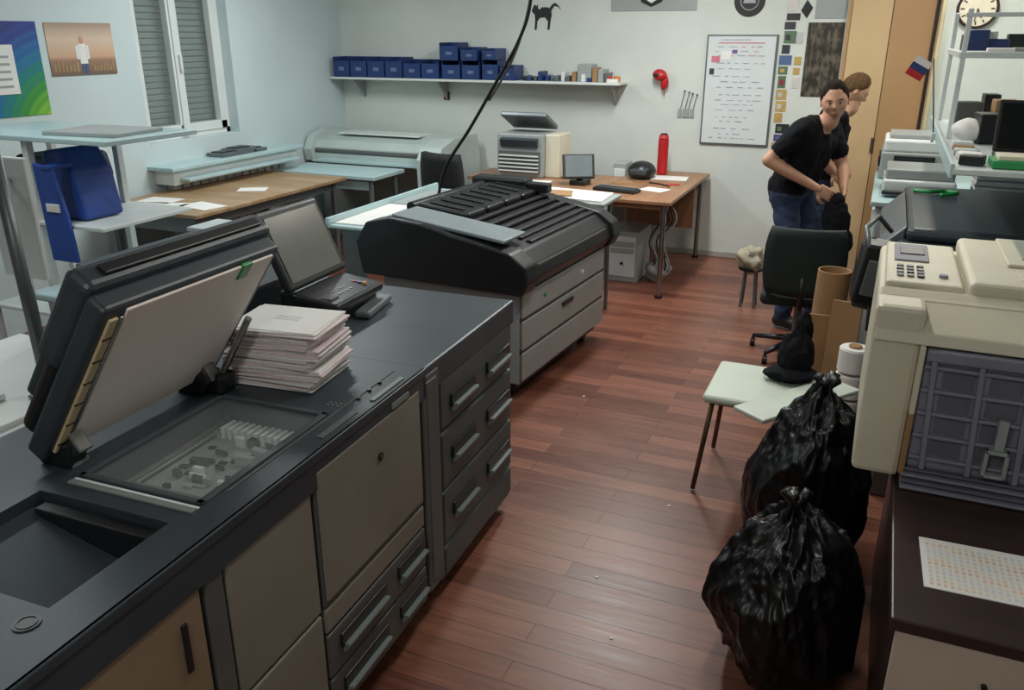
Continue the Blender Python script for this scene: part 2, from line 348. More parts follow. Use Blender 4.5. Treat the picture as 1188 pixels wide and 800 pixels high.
for i,x in enumerate((-1.62,-1.58,-1.55,-1.51)):
    b.cyl((x,YB,1.44-.01*i),(x,YB-.03,1.44-.01*i),.006,dark2,seg=8); b.tube([(x,YB-.02,1.44-.01*i),(x-.03,YB-.012,1.28)],.003,gmetal,seg=6); b.box(x-.05,x-.02,YB-.016,YB-.010,1.22,1.29,lgrey,bev=.002)
b.done()
tan1=mat("door_tan",(196,168,128),.55,var=.05,ns=2); tan2=mat("door_brown",(168,134,94),.55,var=.07,ns=2)
b=B("door_1"); b.box(-.345,-.05,YB-.05,YB-.002,0,2.6,tan1); b.box(-.045,.25,YB-.06,YB-.002,0,2.6,tan2); b.box(-.07,-.05,YB-.075,YB-.05,1.0,1.12,metal); b.box(-.37,-.345,YB-.06,YB-.002,0,2.65,tan2); b.box(.25,.275,YB-.07,YB-.002,0,2.65,dwood); b.done()
b=B("trim_1"); b.box(.275,.30,7.06,YB,0,HC,mat("trim_cream",(190,176,142),.5)); b.done()
b=B("wall_clock"); cm=V((.50,7.1,2.07))
b.cyl(cm,cm+V((0,-.035,0)),.135,dwood,seg=40,bev=.006); b.cyl(cm+V((0,-.03,0)),cm+V((0,-.038,0)),.115,mat("clock_face",(216,208,188),.4),seg=40)
for i in range(12):
    a=i*math.pi/6; p=cm+V((math.sin(a)*.095,-.040,math.cos(a)*.095)); b.box(p.x-.004,p.x+.004,p.y-.001,p.y+.002,p.z-.012,p.z+.012,blk,bev=0,rot=(0,a,0))
b.tube([cm+V((0,-.042,0)),cm+V((.03,-.042,-.06))],.004,blk,seg=6); b.tube([cm+V((0,-.042,0)),cm+V((-.01,-.042,-.085))],.003,blk,seg=6); b.done()

# ------------------------------------------------------------------ back desk
b=B("corner_desk")
b.box(-1.98,-1.34,5.98,7.47,.722,.75,woodR,bev=.005); b.prism([(-3.25,6.50),(-1.98,6.12),(-1.98,7.0),(-3.25,7.0)],'z',.722,.75,woodR)
for (x,y) in [(-1.40,6.04),(-1.90,6.04),(-1.40,7.40),(-1.92,7.4),(-3.15,6.6),(-3.15,6.93)]:
    b.cyl((x,y,0),(x,y,.722),.02,metal,seg=14); b.cyl((x,y,0),(x,y,.02),.03,dark2,seg=14)
b.box(-1.95,-1.37,7.0,7.02,.35,.72,woodR,bev=.002); b.box(-1.95,-1.37,6.03,6.05,.68,.72,woodR,bev=.002)
b.done()
b=B("pc_tower"); b.box(-1.92,-1.66,6.35,6.75,.0,.42,lgrey,bev=.01); b.box(-1.90,-1.68,6.345,6.35,.05,.38,whiteG,bev=.004)
b.box(-1.89,-1.69,6.338,6.346,.30,.34,lgrey,bev=.002); b.box(-1.89,-1.69,6.338,6.346,.25,.285,lgrey,bev=.002); b.cyl((-1.79,6.345,.16),(-1.79,6.335,.16),.012,dark2)
b.done()
b=B("cable_bundle")
for i in range(5):
    x=-1.58+i*.03; b.tube(smooth([(x,6.5,.02+.01*i),(x+.04,6.45,.16),(x-.03,6.5,.33),(x+.05,6.55,.5),(x,6.6,.6)],4),.007,[dark2,lgrey,dark2][i%3],seg=6)
b.ball((-1.52,6.5,.09),(.10,.08,.09),lgrey,fn=lambda c:c*(1+.5*noise.noise(c*20))); b.done()
b=B("desktop_printer"); z0=.75
b.box(-3.02,-2.60,6.62,6.98,z0,z0+.36,lgrey,bev=.012); b.box(-3.0,-2.62,6.605,6.62,z0+.04,z0+.22,pgrey2,bev=.004)
for i in range(5): b.box(-2.99,-2.63,6.585,6.61,z0+.05+i*.032,z0+.06+i*.032,white,bev=0)
b.box(-2.98,-2.64,6.59,6.66,z0+.26,z0+.33,dark,bev=.004,rot=(.35,0,0)); b.box(-3.02,-2.60,6.66,6.98,z0+.37,z0+.41,gmetal,bev=.01,rot=(-.42,0,0),piv=(-2.8,6.98,z0+.37)) 
b.box(-2.60,-2.47,6.68,6.96,z0,z0+.36,cream,bev=.01); b.done()
b=B("small_monitor"); b.box(-2.34,-2.08,6.42,6.44,.80,1.0,dark2,bev=.006,rot=(-.35,0,.5)); b.box(-2.32,-2.10,6.413,6.421,.815,.985,mat("monitor_dim",(110,118,122),.2),bev=.002,rot=(-.35,0,.5),piv=(-2.21,6.43,.90)); b.box(-2.28,-2.14,6.40,6.56,.75,.79,dark2,bev=.01); b.box(-2.23,-2.19,6.44,6.50,.76,.88,dark2); b.done()
b=B("keyboard"); b.box(-2.02,-1.66,6.22,6.35,.75,.775,dark2,bev=.006,rot=(0,0,-.2))
for r in range(4):
    for c in range(12): b.box(-2.01+c*.028,-1.987+c*.028,6.235+r*.027,6.256+r*.027,.775,.781,dark,bev=0,rot=(0,0,-.2),piv=(-1.84,6.285,.77))
b.done()
b=B("motorcycle_helmet"); 
def hf(c): 
    if c.z<-.05: c.z=-.05
    return c
b.ball((-1.83,6.98,.81),(.12,.13,.085),dark2,fn=hf,seg=28); b.box(-1.90,-1.76,6.845,6.88,.79,.84,dark,bev=.012); b.done()
b=B("red_thermos_flask"); b.cyl((-1.72,7.25,.75),(-1.72,7.25,1.06),.045,red,bev=.008,seg=28); b.cyl((-1.72,7.25,1.06),(-1.72,7.25,1.09),.045,red,r1=.035,seg=28); b.cyl((-1.72,7.25,1.09),(-1.72,7.25,1.10),.03,dark2,seg=20,bev=.002); b.done()
b=B("desk_papers")
for (x,y,w,d,r,m_) in [(-1.60,7.05,.3,.21,.1,paper),(-1.58,6.45,.21,.16,-.3,paper),(-1.9,6.68,.16,.1,.4,card),(-1.5,6.75,.1,.06,.5,red),(-2.6,6.42,.3,.16,.2,paper),(-2.35,6.75,.2,.15,0,blk)]:
    b.box(x-w/2,x+w/2,y-d/2,y+d/2,.7505,.756,m_,bev=.001,rot=(0,0,r))
b.tube([(-1.7,6.75,.757),(-1.58,6.7,.757),(-1.5,6.62,.757)],.006,dark2,seg=6)
b.done()
b=B("file_box"); b.box(-2.12,-2.0,7.1,7.3,.0,.85,lgrey,bev=.01); b.box(-2.11,-2.01,7.09,7.10,.55,.80,white,bev=.003); b.cyl((-2.06,7.09,.68),(-2.06,7.085,.68),.015,dark2); b.done()

# ------------------------------------------------------------------ office chairs
def office_chair(name,x,y,rot,seatz,btop,m,bw=.42,baseM=dark2):
    b=B(name); c=V((x,y,0))
    for i in range(5):
        a=i*2*math.pi/5+.3; e=c+V((math.cos(a)*.27,math.sin(a)*.27,.07)); b.tube([c+V((0,0,.11)),e],[.024,.014],baseM,seg=8)
        b.cyl(e+V((-.015,0,-.045)),e+V((.015,0,-.045)),.025,blk,seg=12); b.cyl(e+V((0,0,-.03)),e,.008,blk,seg=8)
    b.cyl(c+V((0,0,.08)),c+V((0,0,seatz-.05)),.025,gmetal,seg=12)
    b.box(x-.23,x+.23,y-.22,y+.22,seatz-.05,seatz+.03,m,bev=.035,seg=4)
    zb=seatz+.04; n=9
    b.tube([(x,y-.10,seatz-.04),(x,y-.27,seatz-.03),(x,y-.29,zb+.12)],.016,baseM,seg=8)
    t=bmesh.new(); R=[]
    for j in range(9):
        v=j/8; z=zb+(btop-zb)*v; w=bw/2*(1-.12*abs(2*v-1)**3)
        R.append([( (2*i/(n-1)-1)*w, z, y-.235-.03*v-.0+.05*((2*i/(n-1)-1)**2)) for i in range(n)])
    F=[[t.verts.new((x+p[0],p[2],p[1])) for p in r] for r in R]; K=[[t.verts.new((x+p[0],p[2]-.055,p[1])) for p in r] for r in R]
    for j in range(8):
        for i in range(n-1):
            t.faces.new((F[j][i],F[j][i+1],F[j+1][i+1],F[j+1][i])); t.faces.new((K[j][i+1],K[j][i],K[j+1][i],K[j+1][i+1]))
    for i in range(n-1): t.faces.new((F[0][i+1],F[0][i],K[0][i],K[0][i+1])); t.faces.new((F[8][i],F[8][i+1],K[8][i+1],K[8][i]))
    for j in range(8): t.faces.new((F[j][0],F[j+1][0],K[j+1][0],K[j][0])); t.faces.new((F[j+1][n-1],F[j][n-1],K[j][n-1],K[j+1][n-1]))
    bmesh.ops.bevel(t,geom=[e for e in t.edges if e.calc_face_angle(0)>.8],offset=.015,segments=3,affect='EDGES')
    b.merge(t,m,smooth=True)
    return b.done(rz=rot,piv=(x,y,0))
office_chair("office_chair",-.32,5.20,4,.42,.86,mat("dark_green_upholstery",(20,34,32),.8,var=.2,bump=.2,bs=200),bw=.46)
office_chair("office_chair",-3.06,6.00,-12,.5,1.04,mat("black_upholstery",(18,19,22),.8,var=.2,bump=.2,bs=200),bw=.40)

# ------------------------------------------------------------------ left area
b=B("work_table"); b.box(-5.10,-4.18,4.24,6.03,.722,.75,wood,bev=.005)
for (x,y) in [(-5.02,4.32),(-4.27,4.32),(-5.02,5.95),(-4.27,5.95)]: b.box(x-.02,x+.02,y-.02,y+.02,0,.722,gmetal)
b.box(-5.0,-4.28,4.31,4.33,.6,.72,gmetal,bev=.002); b.box(-4.29,-4.27,4.32,5.95,.64,.72,gmetal,bev=.002)
b.done()
b=B("loose_papers")
for (x,y,w,d,r) in [(-4.66,4.40,.35,.24,.3),(-4.38,4.52,.3,.2,-.2),(-4.82,4.56,.28,.2,.1),(-4.5,5.2,.22,.16,.5)]: b.box(x-w/2,x+w/2,y-d/2,y+d/2,.7505,.754,paper,bev=0,rot=(0,0,r))
b.done()
b=B("storage_box"); b.box(-4.95,-4.4,4.5,5.0,0,.36,dark,bev=.01); b.box(-4.97,-4.38,4.48,5.02,.36,.40,dark2,bev=.01); b.done()
b=B("cardboard_box"); b.box(-4.9,-4.45,5.15,5.6,0,.34,card,bev=.006); b.box(-4.9,-4.67,5.15,5.6,.34,.345,card,bev=.001); b.box(-4.71,-4.65,5.14,5.61,.34,.347,mat("parcel_tape",(180,150,110),.3),bev=0); b.done()
b=B("side_bench"); b.box(-5.02,-3.95,6.10,6.62,.715,.75,blueW,bev=.006)
for (x,y) in [(-4.02,6.16),(-4.95,6.16),(-4.02,6.56)]: b.cyl((x,y,0),(x,y,.715),.022,gmetal,seg=14)
b.box(-4.98,-4.0,6.15,6.17,.62,.70,blueW,bev=.002); b.done()
lam=mat("laminator_grey",(176,188,184),.4,var=.06)
b=B("roll_laminator")
b.prism([(6.78,.76),(6.78,.88),(6.86,.94),(7.2,1.0),(7.40,.98),(7.42,.76)],'x',-5.05,-3.80,lam)
b.prism([(6.60,.45),(6.58,.84),(6.66,.94),(6.9,1.0),(7.38,1.0),(7.44,.80),(7.44,.45)],'x',-3.80,-3.58,lam); b.prism([(6.74,.752),(6.72,.86),(6.80,.98),(7.0,1.03),(7.38,1.0),(7.44,.80),(7.44,.752)],'x',-5.13,-5.05,lam)
b.box(-5.0,-3.82,6.66,6.9,.752,.775,blueW,bev=.004); b.cyl((-5.04,6.80,.845),(-3.82,6.80,.845),.03,pgrey2); b.box(-3.585,-3.575,6.66,6.69,.5,.85,dark2,bev=.002)
b.box(-4.9,-4.0,6.98,7.25,.985,1.0,white,bev=.004)
b.box(-3.78,-3.60,6.65,7.4,0,.45,lam,bev=.01); b.box(-5.0,-4.85,6.8,7.4,0,.76,lam,bev=.01)
b.done()
b=B("storage_rack")
for (x,y) in [(-4.50,2.95),(-3.97,2.95),(-4.50,3.5),(-3.97,3.5)]: b.box(x-.02,x+.02,y-.02,y+.02,0,1.40,white)
b.box(-4.55,-3.36,2.90,3.50,1.40,1.425,blueW); b.box(-4.53,-3.5,2.92,3.53,.97,.99,white); b.box(-4.5,-3.97,2.94,3.51,.45,.47,white)
b.box(-3.9,-3.45,3.0,3.35,1.425,1.445,lgrey,bev=.004,rot=(0,0,.1)); b.done()
bb_=mat("blue_bag_cloth",(28,64,140),.5,var=.25,ns=4,bump=.4,bs=12)
b=B("blue_carrier_bag")
b.prism([(-4.20,1.0),(-3.95,1.0),(-3.9,1.18),(-3.93,1.30),(-4.18,1.31)],'y',3.02,3.4,bluebox2,bev=.02)
b.prism([(-3.95,.995),(-3.70,.995),(-3.74,1.24),(-3.82,1.36),(-3.95,1.34)],'y',3.0,3.25,bb_,bev=.02)
b.prism([(-3.86,.80),(-3.68,.80),(-3.70,1.05),(-3.75,1.28),(-3.88,1.30)],'y',2.885,2.912,bb_,bev=.01); b.box(-3.82,-3.75,2.88,3.02,1.27,1.29,bb_,bev=.004); b.box(-3.82,-3.73,2.876,2.885,1.06,1.10,paper,bev=.001)
b.done()
b=B("printer_bench"); b.box(-3.9,-2.95,2.75,4.05,.62,.66,blueW,bev=.01)
b.box(-3.85,-3.0,2.8,4.0,0,.62,whiteG,bev=.01); b.done()
b=B("plotter_paper_tray"); 
for i in range(4): b.box(-3.82+.03*i,-3.05-.04*i,3.60+.03*i,4.02-.02*i,.662+i*.045,.69+i*.045,[blueW,whiteG][i%2],bev=.01)
b.done()
b=B("white_cabinet"); b.box(-3.05,-2.28,1.2,2.05,0,.78,whiteG,bev=.01); b.box(-3.0,-2.30,1.25,2.04,.78,.80,white,bev=.005); b.done()
b=B("upright_stand"); b.tube([(-2.36,1.66,.805),(-2.385,1.66,1.60)],.020,gmetal,seg=12); b.box(-2.40,-2.32,1.61,1.71,.801,.815,gmetal)
b.box(-2.93,-2.71,1.985,2.005,1.06,1.50,white,bev=.006); b.tube([(-2.82,1.995,.805),(-2.82,1.995,1.10)],.012,gmetal,seg=8); b.tube([(-2.37,1.66,1.40),(-2.80,1.985,1.42)],.008,gmetal,seg=8)
b.done()
b=B("paper_trays")
for i in range(4): b.box(-2.66+.01*i,-2.46-.01*i,1.28,1.58-.01*i,.802+i*.03,.824+i*.03,[white,lgrey][i%2],bev=.004)
b.done()
b=B("dark_feeder_unit"); b.prism([(-2.75,.66),(-2.05,.66),(-2.05,1.02),(-2.25,1.10),(-2.7,1.10)],'y',2.1,2.75,dark,bev=.012); b.box(-2.7,-2.1,2.15,2.7,0,.66,pgrey2,bev=.01); b.done()
b=B("paper_catch_table"); b.box(-3.02,-2.76,4.1,5.5,.80,.82,blueW,bev=.006)
for y in (4.2,5.4): b.box(-2.96,-2.82,y-.02,y+.02,0,.80,gmetal)
b.box(-3.0,-2.80,4.15,4.9,.821,.826,paper,bev=0,rot=(0,0,.03)); b.box(-2.98,-2.8,4.8,5.4,.827,.831,lgrey,bev=0,rot=(0,0,-.04)); b.box(-3.02,-2.995,4.1,5.5,.82,.86,blueW,bev=.004)
b.done()

# ------------------------------------------------------------------ wide format printer
b=B("wide_format_printer")
b.box(-2.50,-1.63,3.83,5.02,.10,.63,lgrey,bev=.01)
seam=mat("seam_dark",(60,62,62),.6)
for i,(z0,z1) in enumerate([(.12,.29),(.30,.47),(.48,.625)]):
    b.box(-1.66,-1.612,3.84,5.01,z0,z1-.006,lgrey,bev=.008)
b.box(-1.635,-1.618,3.84,5.01,.12,.62,seam,bev=0)
b.box(-1.612,-1.600,4.35,4.50,.41,.435,dark2,bev=.004); b.box(-1.612,-1.606,4.62,4.66,.54,.56,white,bev=.001); b.box(-1.612,-1.606,4.1,4.13,.54,.555,green,bev=.001)
b.box(-2.45,-1.66,3.86,4.99,.06,.10,dark2,bev=.004)
for (x,y) in [(-1.72,3.93),(-1.72,4.92),(-2.40,3.93),(-2.40,4.92)]: b.cyl((x-.018,y,.035),(x+.018,y,.035),.035,blk,seg=18); b.box(x-.012,x+.012,y-.012,y+.012,.035,.08,gmetal)
prof=[(-1.60,.64),(-1.56,.70),(-1.58,.77),(-1.66,.83),(-1.82,.865),(-2.0,.90),(-2.18,.94),(-2.38,.955),(-2.52,.91),(-2.60,.81),(-2.57,.64)]
b.prism(prof,'y',3.80,5.06,dark2,bev=.01)
endp=[(-1.58,.63),(-1.54,.70),(-1.56,.79),(-1.65,.85),(-1.82,.885),(-2.0,.915),(-2.18,.955),(-2.38,.97),(-2.55,.93),(-2.63,.81),(-2.59,.63)]
b.prism(endp,'y',3.76,3.90,dark2,bev=.012); b.prism(endp,'y',4.98,5.10,dark2,bev=.012)
b.box(-2.40,-1.70,3.80,4.05,.925,.945,mat("grey_cover",(136,146,150),.3,var=.05),bev=.006,rot=(0,.11,0))
for (x,z) in [(-1.70,.832),(-1.76,.846),(-1.82,.862),(-1.89,.88),(-1.96,.895),(-2.04,.912)]:
    b.box(x-.02,x+.02,4.08,4.98,z,z+.02,dark2,bev=.008)
for i in range(4): b.box(-2.42,-2.08,4.10+i*.225,4.30+i*.225,.935,.975,dark2,bev=.014,rot=(0,.10,0))
for i in range(4): b.box(-2.36,-2.14,4.13+i*.225,4.16+i*.225,.965,.985,blk,bev=.004,rot=(0,.10,0)); b.box(-2.36,-2.14,4.24+i*.225,4.26+i*.225,.965,.985,blk,bev=.004,rot=(0,.10,0))
b.cyl((-2.46,4.08,.965),(-2.46,4.98,.965),.03,dark2)
b.box(-2.55,-2.15,4.93,5.06,.96,1.02,dark2,bev=.015)
b.box(-2.3,-2.0,4.95,5.03,.94,1.0,blk,bev=.01)
b.box(-1.655,-1.575,3.95,4.93,.75,.765,pgrey2,bev=.003)
b.done(rz=-4,piv=(-1.62,3.8,0))
b=B("output_tray_table"); b.box(-2.25,-1.62,5.25,5.66,.82,.845,lgrey,bev=.006); b.box(-2.2,-1.66,5.28,5.62,.845,.865,paper,bev=.002,rot=(0,.03,.05)); b.box(-2.1,-1.9,5.3,5.5,.87,.875,card,bev=0,rot=(0,.03,.3))
for (x,y) in [(-2.2,5.30),(-2.2,5.61),(-1.69,5.61),(-1.69,5.30)]: b.cyl((x,y,0),(x,y,.82),.014,gmetal,seg=10)
b.done()
b=B("hanging_cable")
cp=[(-2.0,4.9,2.9),(-2.0,4.9,2.5),(-2.01,4.9,2.1),(-2.08,4.9,1.88),(-2.24,4.9,1.62),(-2.43,4.9,1.33),(-2.60,4.88,1.08),(-2.66,4.86,.84)]
b.tube(smooth(cp),.011,dark2,seg=8); b.tube([p+V((.018*math.sin(i*.25)+.01,.0,.0)) for i,p in enumerate(smooth(cp)[:36])],.008,pgrey2,seg=6); b.done()

# ------------------------------------------------------------------ production printer (foreground left)
FX=-1.18
b=B("production_printer")
holes=[(-1.66,-1.29,.80,1.10),(-1.62,-1.28,1.19,1.67),(-1.62,-1.29,.36,.70)]
b.box(-1.98,FX-.02,-.3,2.18,.08,.83,dark,bev=0); b.box(-1.86,FX-.02,2.18,2.84,.06,.83,dark,bev=0)
b.deck(-1.98,FX,-.3,2.08,.83,.93,holes,dark)
b.box(-1.92,FX-.004,2.085,2.85,.83,.925,dark,bev=.008)
b.box(FX-.01,FX+.004,-.3,2.08,.905,.93,dark,bev=.004)
b.box(-1.66,-1.29,.80,1.10,.83,.834,dark2,bev=0); b.prism([(-1.66,.832),(-1.40,.832),(-1.66,.90)],'y',.84,1.08,dark,bev=0)
b.box(-1.64,-1.31,1.06,1.095,.832,.91,dark2,bev=.004)
b.box(-1.62,-1.29,.36,.70,.83,.834,dark2,bev=0); b.box(-1.5,-1.35,.5,.68,.834,.86,lgrey,bev=.01)
sb=mat("scanner_interior",(138,144,140),.4,var=.2,ns=14)
b.box(-1.62,-1.28,1.19,1.67,.831,.84,sb,bev=0)
fr=mat("scanner_frame_grey",(70,76,80),.4)
for (x0,x1,y0,y1) in [(-1.63,-1.615,1.18,1.68),(-1.29,-1.27,1.18,1.68),(-1.63,-1.27,1.18,1.195),(-1.63,-1.27,1.665,1.68)]: b.box(x0,x1,y0,y1,.925,.936,fr,bev=.002)
b.box(-1.63,-1.27,1.145,1.16,.928,.934,hgrey,bev=.001); b.box(-1.63,-1.27,1.165,1.172,.928,.932,white,bev=0)
b.box(-1.615,-1.29,1.2,1.29,.84,.87,pgrey2,bev=.004); b.box(-1.60,-1.30,1.24,1.25,.87,.885,white,bev=.001)
b.cyl((-1.585,1.2,.875),(-1.585,1.66,.875),.007,metal,seg=8); b.cyl((-1.315,1.2,.875),(-1.315,1.66,.875),.007,metal,seg=8)
for i in range(34):
    y=random.uniform(1.30,1.60); x=random.uniform(-1.57,-1.36); b.box(x,x+random.uniform(.015,.06),y,y+random.uniform(.006,.02),.84,random.uniform(.845,.87),random.choice([lgrey,white,dark2,metal,white]),bev=.002,rot=(0,0,random.uniform(-.15,.15)))
for i in range(14): b.box(-1.60+i*.022,-1.588+i*.022,1.60,1.655,.84,.872,white,bev=0)
b.box(-1.615,-1.285,1.195,1.665,.922,.926,glass,bev=0)
b.box(-1.262,-1.256,1.25,2.02,.93,.932,pgrey2,bev=0); b.box(-1.225,-1.205,1.55,1.72,.93,.933,pgrey2,bev=.001); b.box(-1.215,-1.2,1.80,1.98,.93,.934,hgrey,bev=.001)
for y in (1.80,1.86,1.92): b.cyl((-1.25,y,.93),(-1.25,y,.936),.006,dark2,seg=10)
b.cyl((-1.29,.755,.93),(-1.29,.755,.933),.024,dark2,seg=24); b.tube([(-1.29+.017*math.cos(a*math.pi/12),.755+.017*math.sin(a*math.pi/12),.934) for a in range(25)],.0016,hgrey,seg=5)
for i in range(8): b.cyl((-1.31+(i%4)*.016,1.735+(i//4)*.016,.93),(-1.31+(i%4)*.016,1.735+(i//4)*.016,.932),.0035,hgrey,seg=8)
def panel(y0,y1,z0,z1,m,off=.0,bev=.006): b.box(FX-.03,FX-.004+off,y0,y1,z0,z1,m,bev=bev)
panel(.30,1.05,.08,.86,ptan); panel(-.3,.29,.08,.86,ptan)
b.box(FX-.006,FX+.002,.985,1.0,.66,.78,dark2,bev=.002)
panel(1.065,1.12,.08,.86,pgrey2)
panel(1.13,1.45,.47,.885,pgrey); panel(1.13,1.45,.08,.46,pgrey)
panel(1.465,2.04,.47,.885,pgrey2,bev=.004); b.box(FX-.01,FX+.002,1.475,2.03,.485,.875,pgrey,bev=.01)
b.cyl((FX,1.78,.77),(FX+.006,1.78,.77),.013,dark2,seg=16); b.cyl((FX+.004,1.78,.77),(FX+.008,1.78,.77),.007,metal,seg=12)
b.box(FX-.002,FX+.005,1.86,1.96,.882,.90,hgrey,bev=.001)
panel(1.465,2.04,.385,.46,pgrey); 
def handle(y0,y1,z):
    b.box(FX-.008,FX+.003,y0-.01,y1+.01,z,z+.045,dark2,bev=.003)
    b.prism([(FX-.006,z-.022),(FX+.004,z-.022),(FX+.020,z+.002),(FX+.017,z+.010),(FX-.006,z+.006)],'y',y0,y1,hgrey,bev=.002)
for (z0,z1) in [(.235,.375),(.09,.225)]:
    panel(1.465,2.04,z0,z1,pgrey2); handle(1.53,1.76,z1-.075); handle(1.86,2.02,z1-.075)
panel(2.055,2.17,.10,.90,pgrey2,off=.004); b.box(FX-.01,FX+.004,2.075,2.15,.13,.88,pgrey2,bev=.01)
fin=mat("finisher_grey_green",(70,78,80),.45,var=.1,ns=4)
for i,(z0,z1) in enumerate([(.655,.84),(.43,.645),(.21,.42),(.08,.2)]):
    panel(2.185,2.83,z0,z1,fin,off=-.002,bev=.012)
    if i<3: handle(2.27,2.45,z1-.12); handle(2.58,2.78,z1-.12)
b.box(-1.86,FX-.03,2.835,2.85,.08,.9,dark,bev=.004)
for y in (.2,1.2,2.1,2.75): b.cyl((FX-.09,y-.018,.04),(FX-.09,y+.018,.04),.04,blk,seg=18); b.cyl((-1.8,y-.018,.04),(-1.8,y+.018,.04),.04,blk,seg=18)
b.box(-1.9,FX-.06,-.25,2.8,.05,.09,blk,bev=0)
hx,hz=-1.72,.955; ang=-math.radians(55); PV=(hx,1.45,hz)
def lb(x0,x1,y0,y1,z0,z1,m,bev=.006): b.box(hx+x0,hx+x1,y0,y1,hz+z0,hz+z1,m,bev=bev,rot=(0,ang,0),piv=PV,seg=3)
lb(0,.50,1.16,1.76,0,.055,dark,.012)
lb(.02,.485,1.225,1.73,-.006,.002,mat("platen_white",(250,236,230),.6,var=.03,ns=3),.003)
lb(.03,.47,1.18,1.205,-.008,.002,mat("old_foam",(206,184,146),.8),.003)
for i in range(6): lb(.06+i*.07,.065+i*.07,1.18,1.205,-.010,-.006,dwood,0)
lb(.03,.47,1.208,1.218,-.007,.002,metal,.001)
lb(.02,.30,1.18,1.60,.055,.11,dark2,.02); lb(.26,.52,1.16,1.78,.05,.125,dark,.02); lb(.10,.26,1.2,1.58,.11,.14,dark,.01)
lb(.44,.49,1.60,1.64,-.01,.01,green,.004)
lb(.49,.53,1.22,1.74,.07,.10,dark2,.004)
for y in (1.22,1.68): b.box(hx-.05,hx+.05,y-.03,y+.03,.93,1.0,dark2,bev=.01); b.box(hx-.01,hx+.06,y-.02,y+.02,.95,1.06,metal,bev=.004,rot=(0,-.6,0))
b.cyl((hx+.06,1.70,.95),(hx+.2,1.70,1.17),.010,metal,seg=10); b.box(hx+.02,hx+.10,1.67,1.74,.93,.99,dark2,bev=.01)
b.box(hx-.01,hx+.05,1.20,1.25,.93,.945,hgrey,bev=.003)
b.box(-1.92,-1.80,2.36,2.60,.92,1.02,dark2,bev=.012)
sa=-.42
b.box(-1.86,-1.825,2.31,2.68,1.03,1.33,dark2,bev=.012,rot=(0,sa,0),piv=(-1.84,2.48,1.03),seg=3); b.box(-1.828,-1.822,2.335,2.655,1.055,1.305,screenM,bev=.002,rot=(0,sa,0),piv=(-1.84,2.48,1.03))
b.box(-1.83,-1.64,2.31,2.64,.985,1.02,dark2,bev=.012,rot=(0,.12,0),seg=3)
b.box(-1.78,-1.66,2.33,2.62,.925,.99,dark2,bev=.01)
for r in range(4):
    for c in range(4): b.cyl((-1.79+r*.03,2.42+c*.026,1.012),(-1.79+r*.03,2.42+c*.026,1.026-.003*r),.009,hgrey,seg=10)
for c,m_ in enumerate([green,red,mat("key_blue",(70,110,170),.4),mat("key_amber",(220,150,50),.4)]): b.cyl((-1.75+c*.022,2.57,1.012),(-1.75+c*.022,2.57,1.022),.009,m_,seg=12)
b.box(-1.80,-1.68,2.335,2.39,1.008,1.020,pgrey2,bev=.003)
b.box(-1.66,-1.60,2.42,2.66,.93,.955,gmetal,bev=.008,rot=(0,0,.15))
b.done(rz=2.2,piv=(FX,1.6,0))

b=B("booklet_stack"); z=.932
for i in range(28):
    h=.0063; w=.285;d=.225; ox=random.uniform(-.008,.008)+(.008 if i//5%2 else -.008); oy=random.uniform(-.006,.006); r=.12+random.uniform(-.04,.04)+(.05 if i//5%2 else -.03)
    cx,cy=-1.545+ox,1.87+oy
    b.box(cx-w/2,cx+w/2,cy-d/2,cy+d/2,z,z+h,pinkp if i%3 else paper,bev=.002,rot=(0,0,r)); z+=h
b.box(-1.545-.138,-1.545+.138,1.87-.108,1.87+.108,z,z+.002,paper,bev=0,rot=(0,0,.14))
for i in range(3): b.box(-1.58,-1.50,1.86+i*.014,1.863+i*.014,z+.002,z+.0026,lgrey,bev=0,rot=(0,0,.14),piv=(-1.54,1.87,z))
b.done()

# ------------------------------------------------------------------ right side
b=B("dark_wood_desk"); b.box(.155,1.12,1.56,3.05,.77,.80,dwood,bev=.004)
b.box(.20,.225,1.66,3.0,0,.77,dwood,bev=.002); b.box(1.07,1.1,1.62,3.0,0,.77,dwood,bev=.002); b.box(.225,1.07,2.9,2.92,0,.77,dwood,bev=.002)
b.box(.17,1.10,1.565,1.60,.02,.77,mat("tan_drawer_front",(180,162,148),.6,var=.06),bev=.004)
b.cyl((.34,1.565,.69),(.34,1.555,.69),.006,dark2,seg=12); b.done()
b=B("colour_chart_sheet"); b.box(.215,.50,1.70,1.90,.8005,.8025,paper,bev=0,rot=(0,0,.03))
oc=[mat("ch%d"%i,c,.6) for i,c in enumerate([(214,184,158),(218,196,172),(212,208,196),(200,202,206),(214,206,196)])]
for i in range(20):
    for j in range(11): b.box(.228+i*.0132,.235+i*.0132,1.712+j*.0158,1.722+j*.0158,.8025,.803,oc[(i//4+j)%5],bev=0,rot=(0,0,.03),piv=(.357,1.8,.8))
b.done()
b=B("desktop_copier")
b.box(.05,.72,2.20,2.86,.86,1.20,cream,bev=.012); b.box(.05,.165,2.17,2.86,.805,1.27,cream,bev=.014); b.box(.06,.72,2.26,2.86,1.19,1.27,cream,bev=.012)
b.box(.62,.74,2.19,2.86,.82,1.2,cream,bev=.012); b.box(.10,.70,2.24,2.84,.80,.86,cream,bev=.008)
b.prism([(2.16,1.18),(2.17,1.21),(2.30,1.285),(2.30,1.2)],'x',.055,.74,cream,bev=.004)
b.box(.065,.25,2.32,2.80,1.268,1.295,cream,bev=.008); b.box(.085,.175,2.55,2.76,1.295,1.30,violet,bev=.003); b.box(.10,.165,2.62,2.70,1.30,1.303,dark2,bev=.001)
for i in range(4):
    for j in range(3): b.cyl((.10+j*.025,2.38+i*.035,1.295),(.10+j*.025,2.38+i*.035,1.301),.009,[violet,hgrey,dark2][(i+j)%3],seg=12)
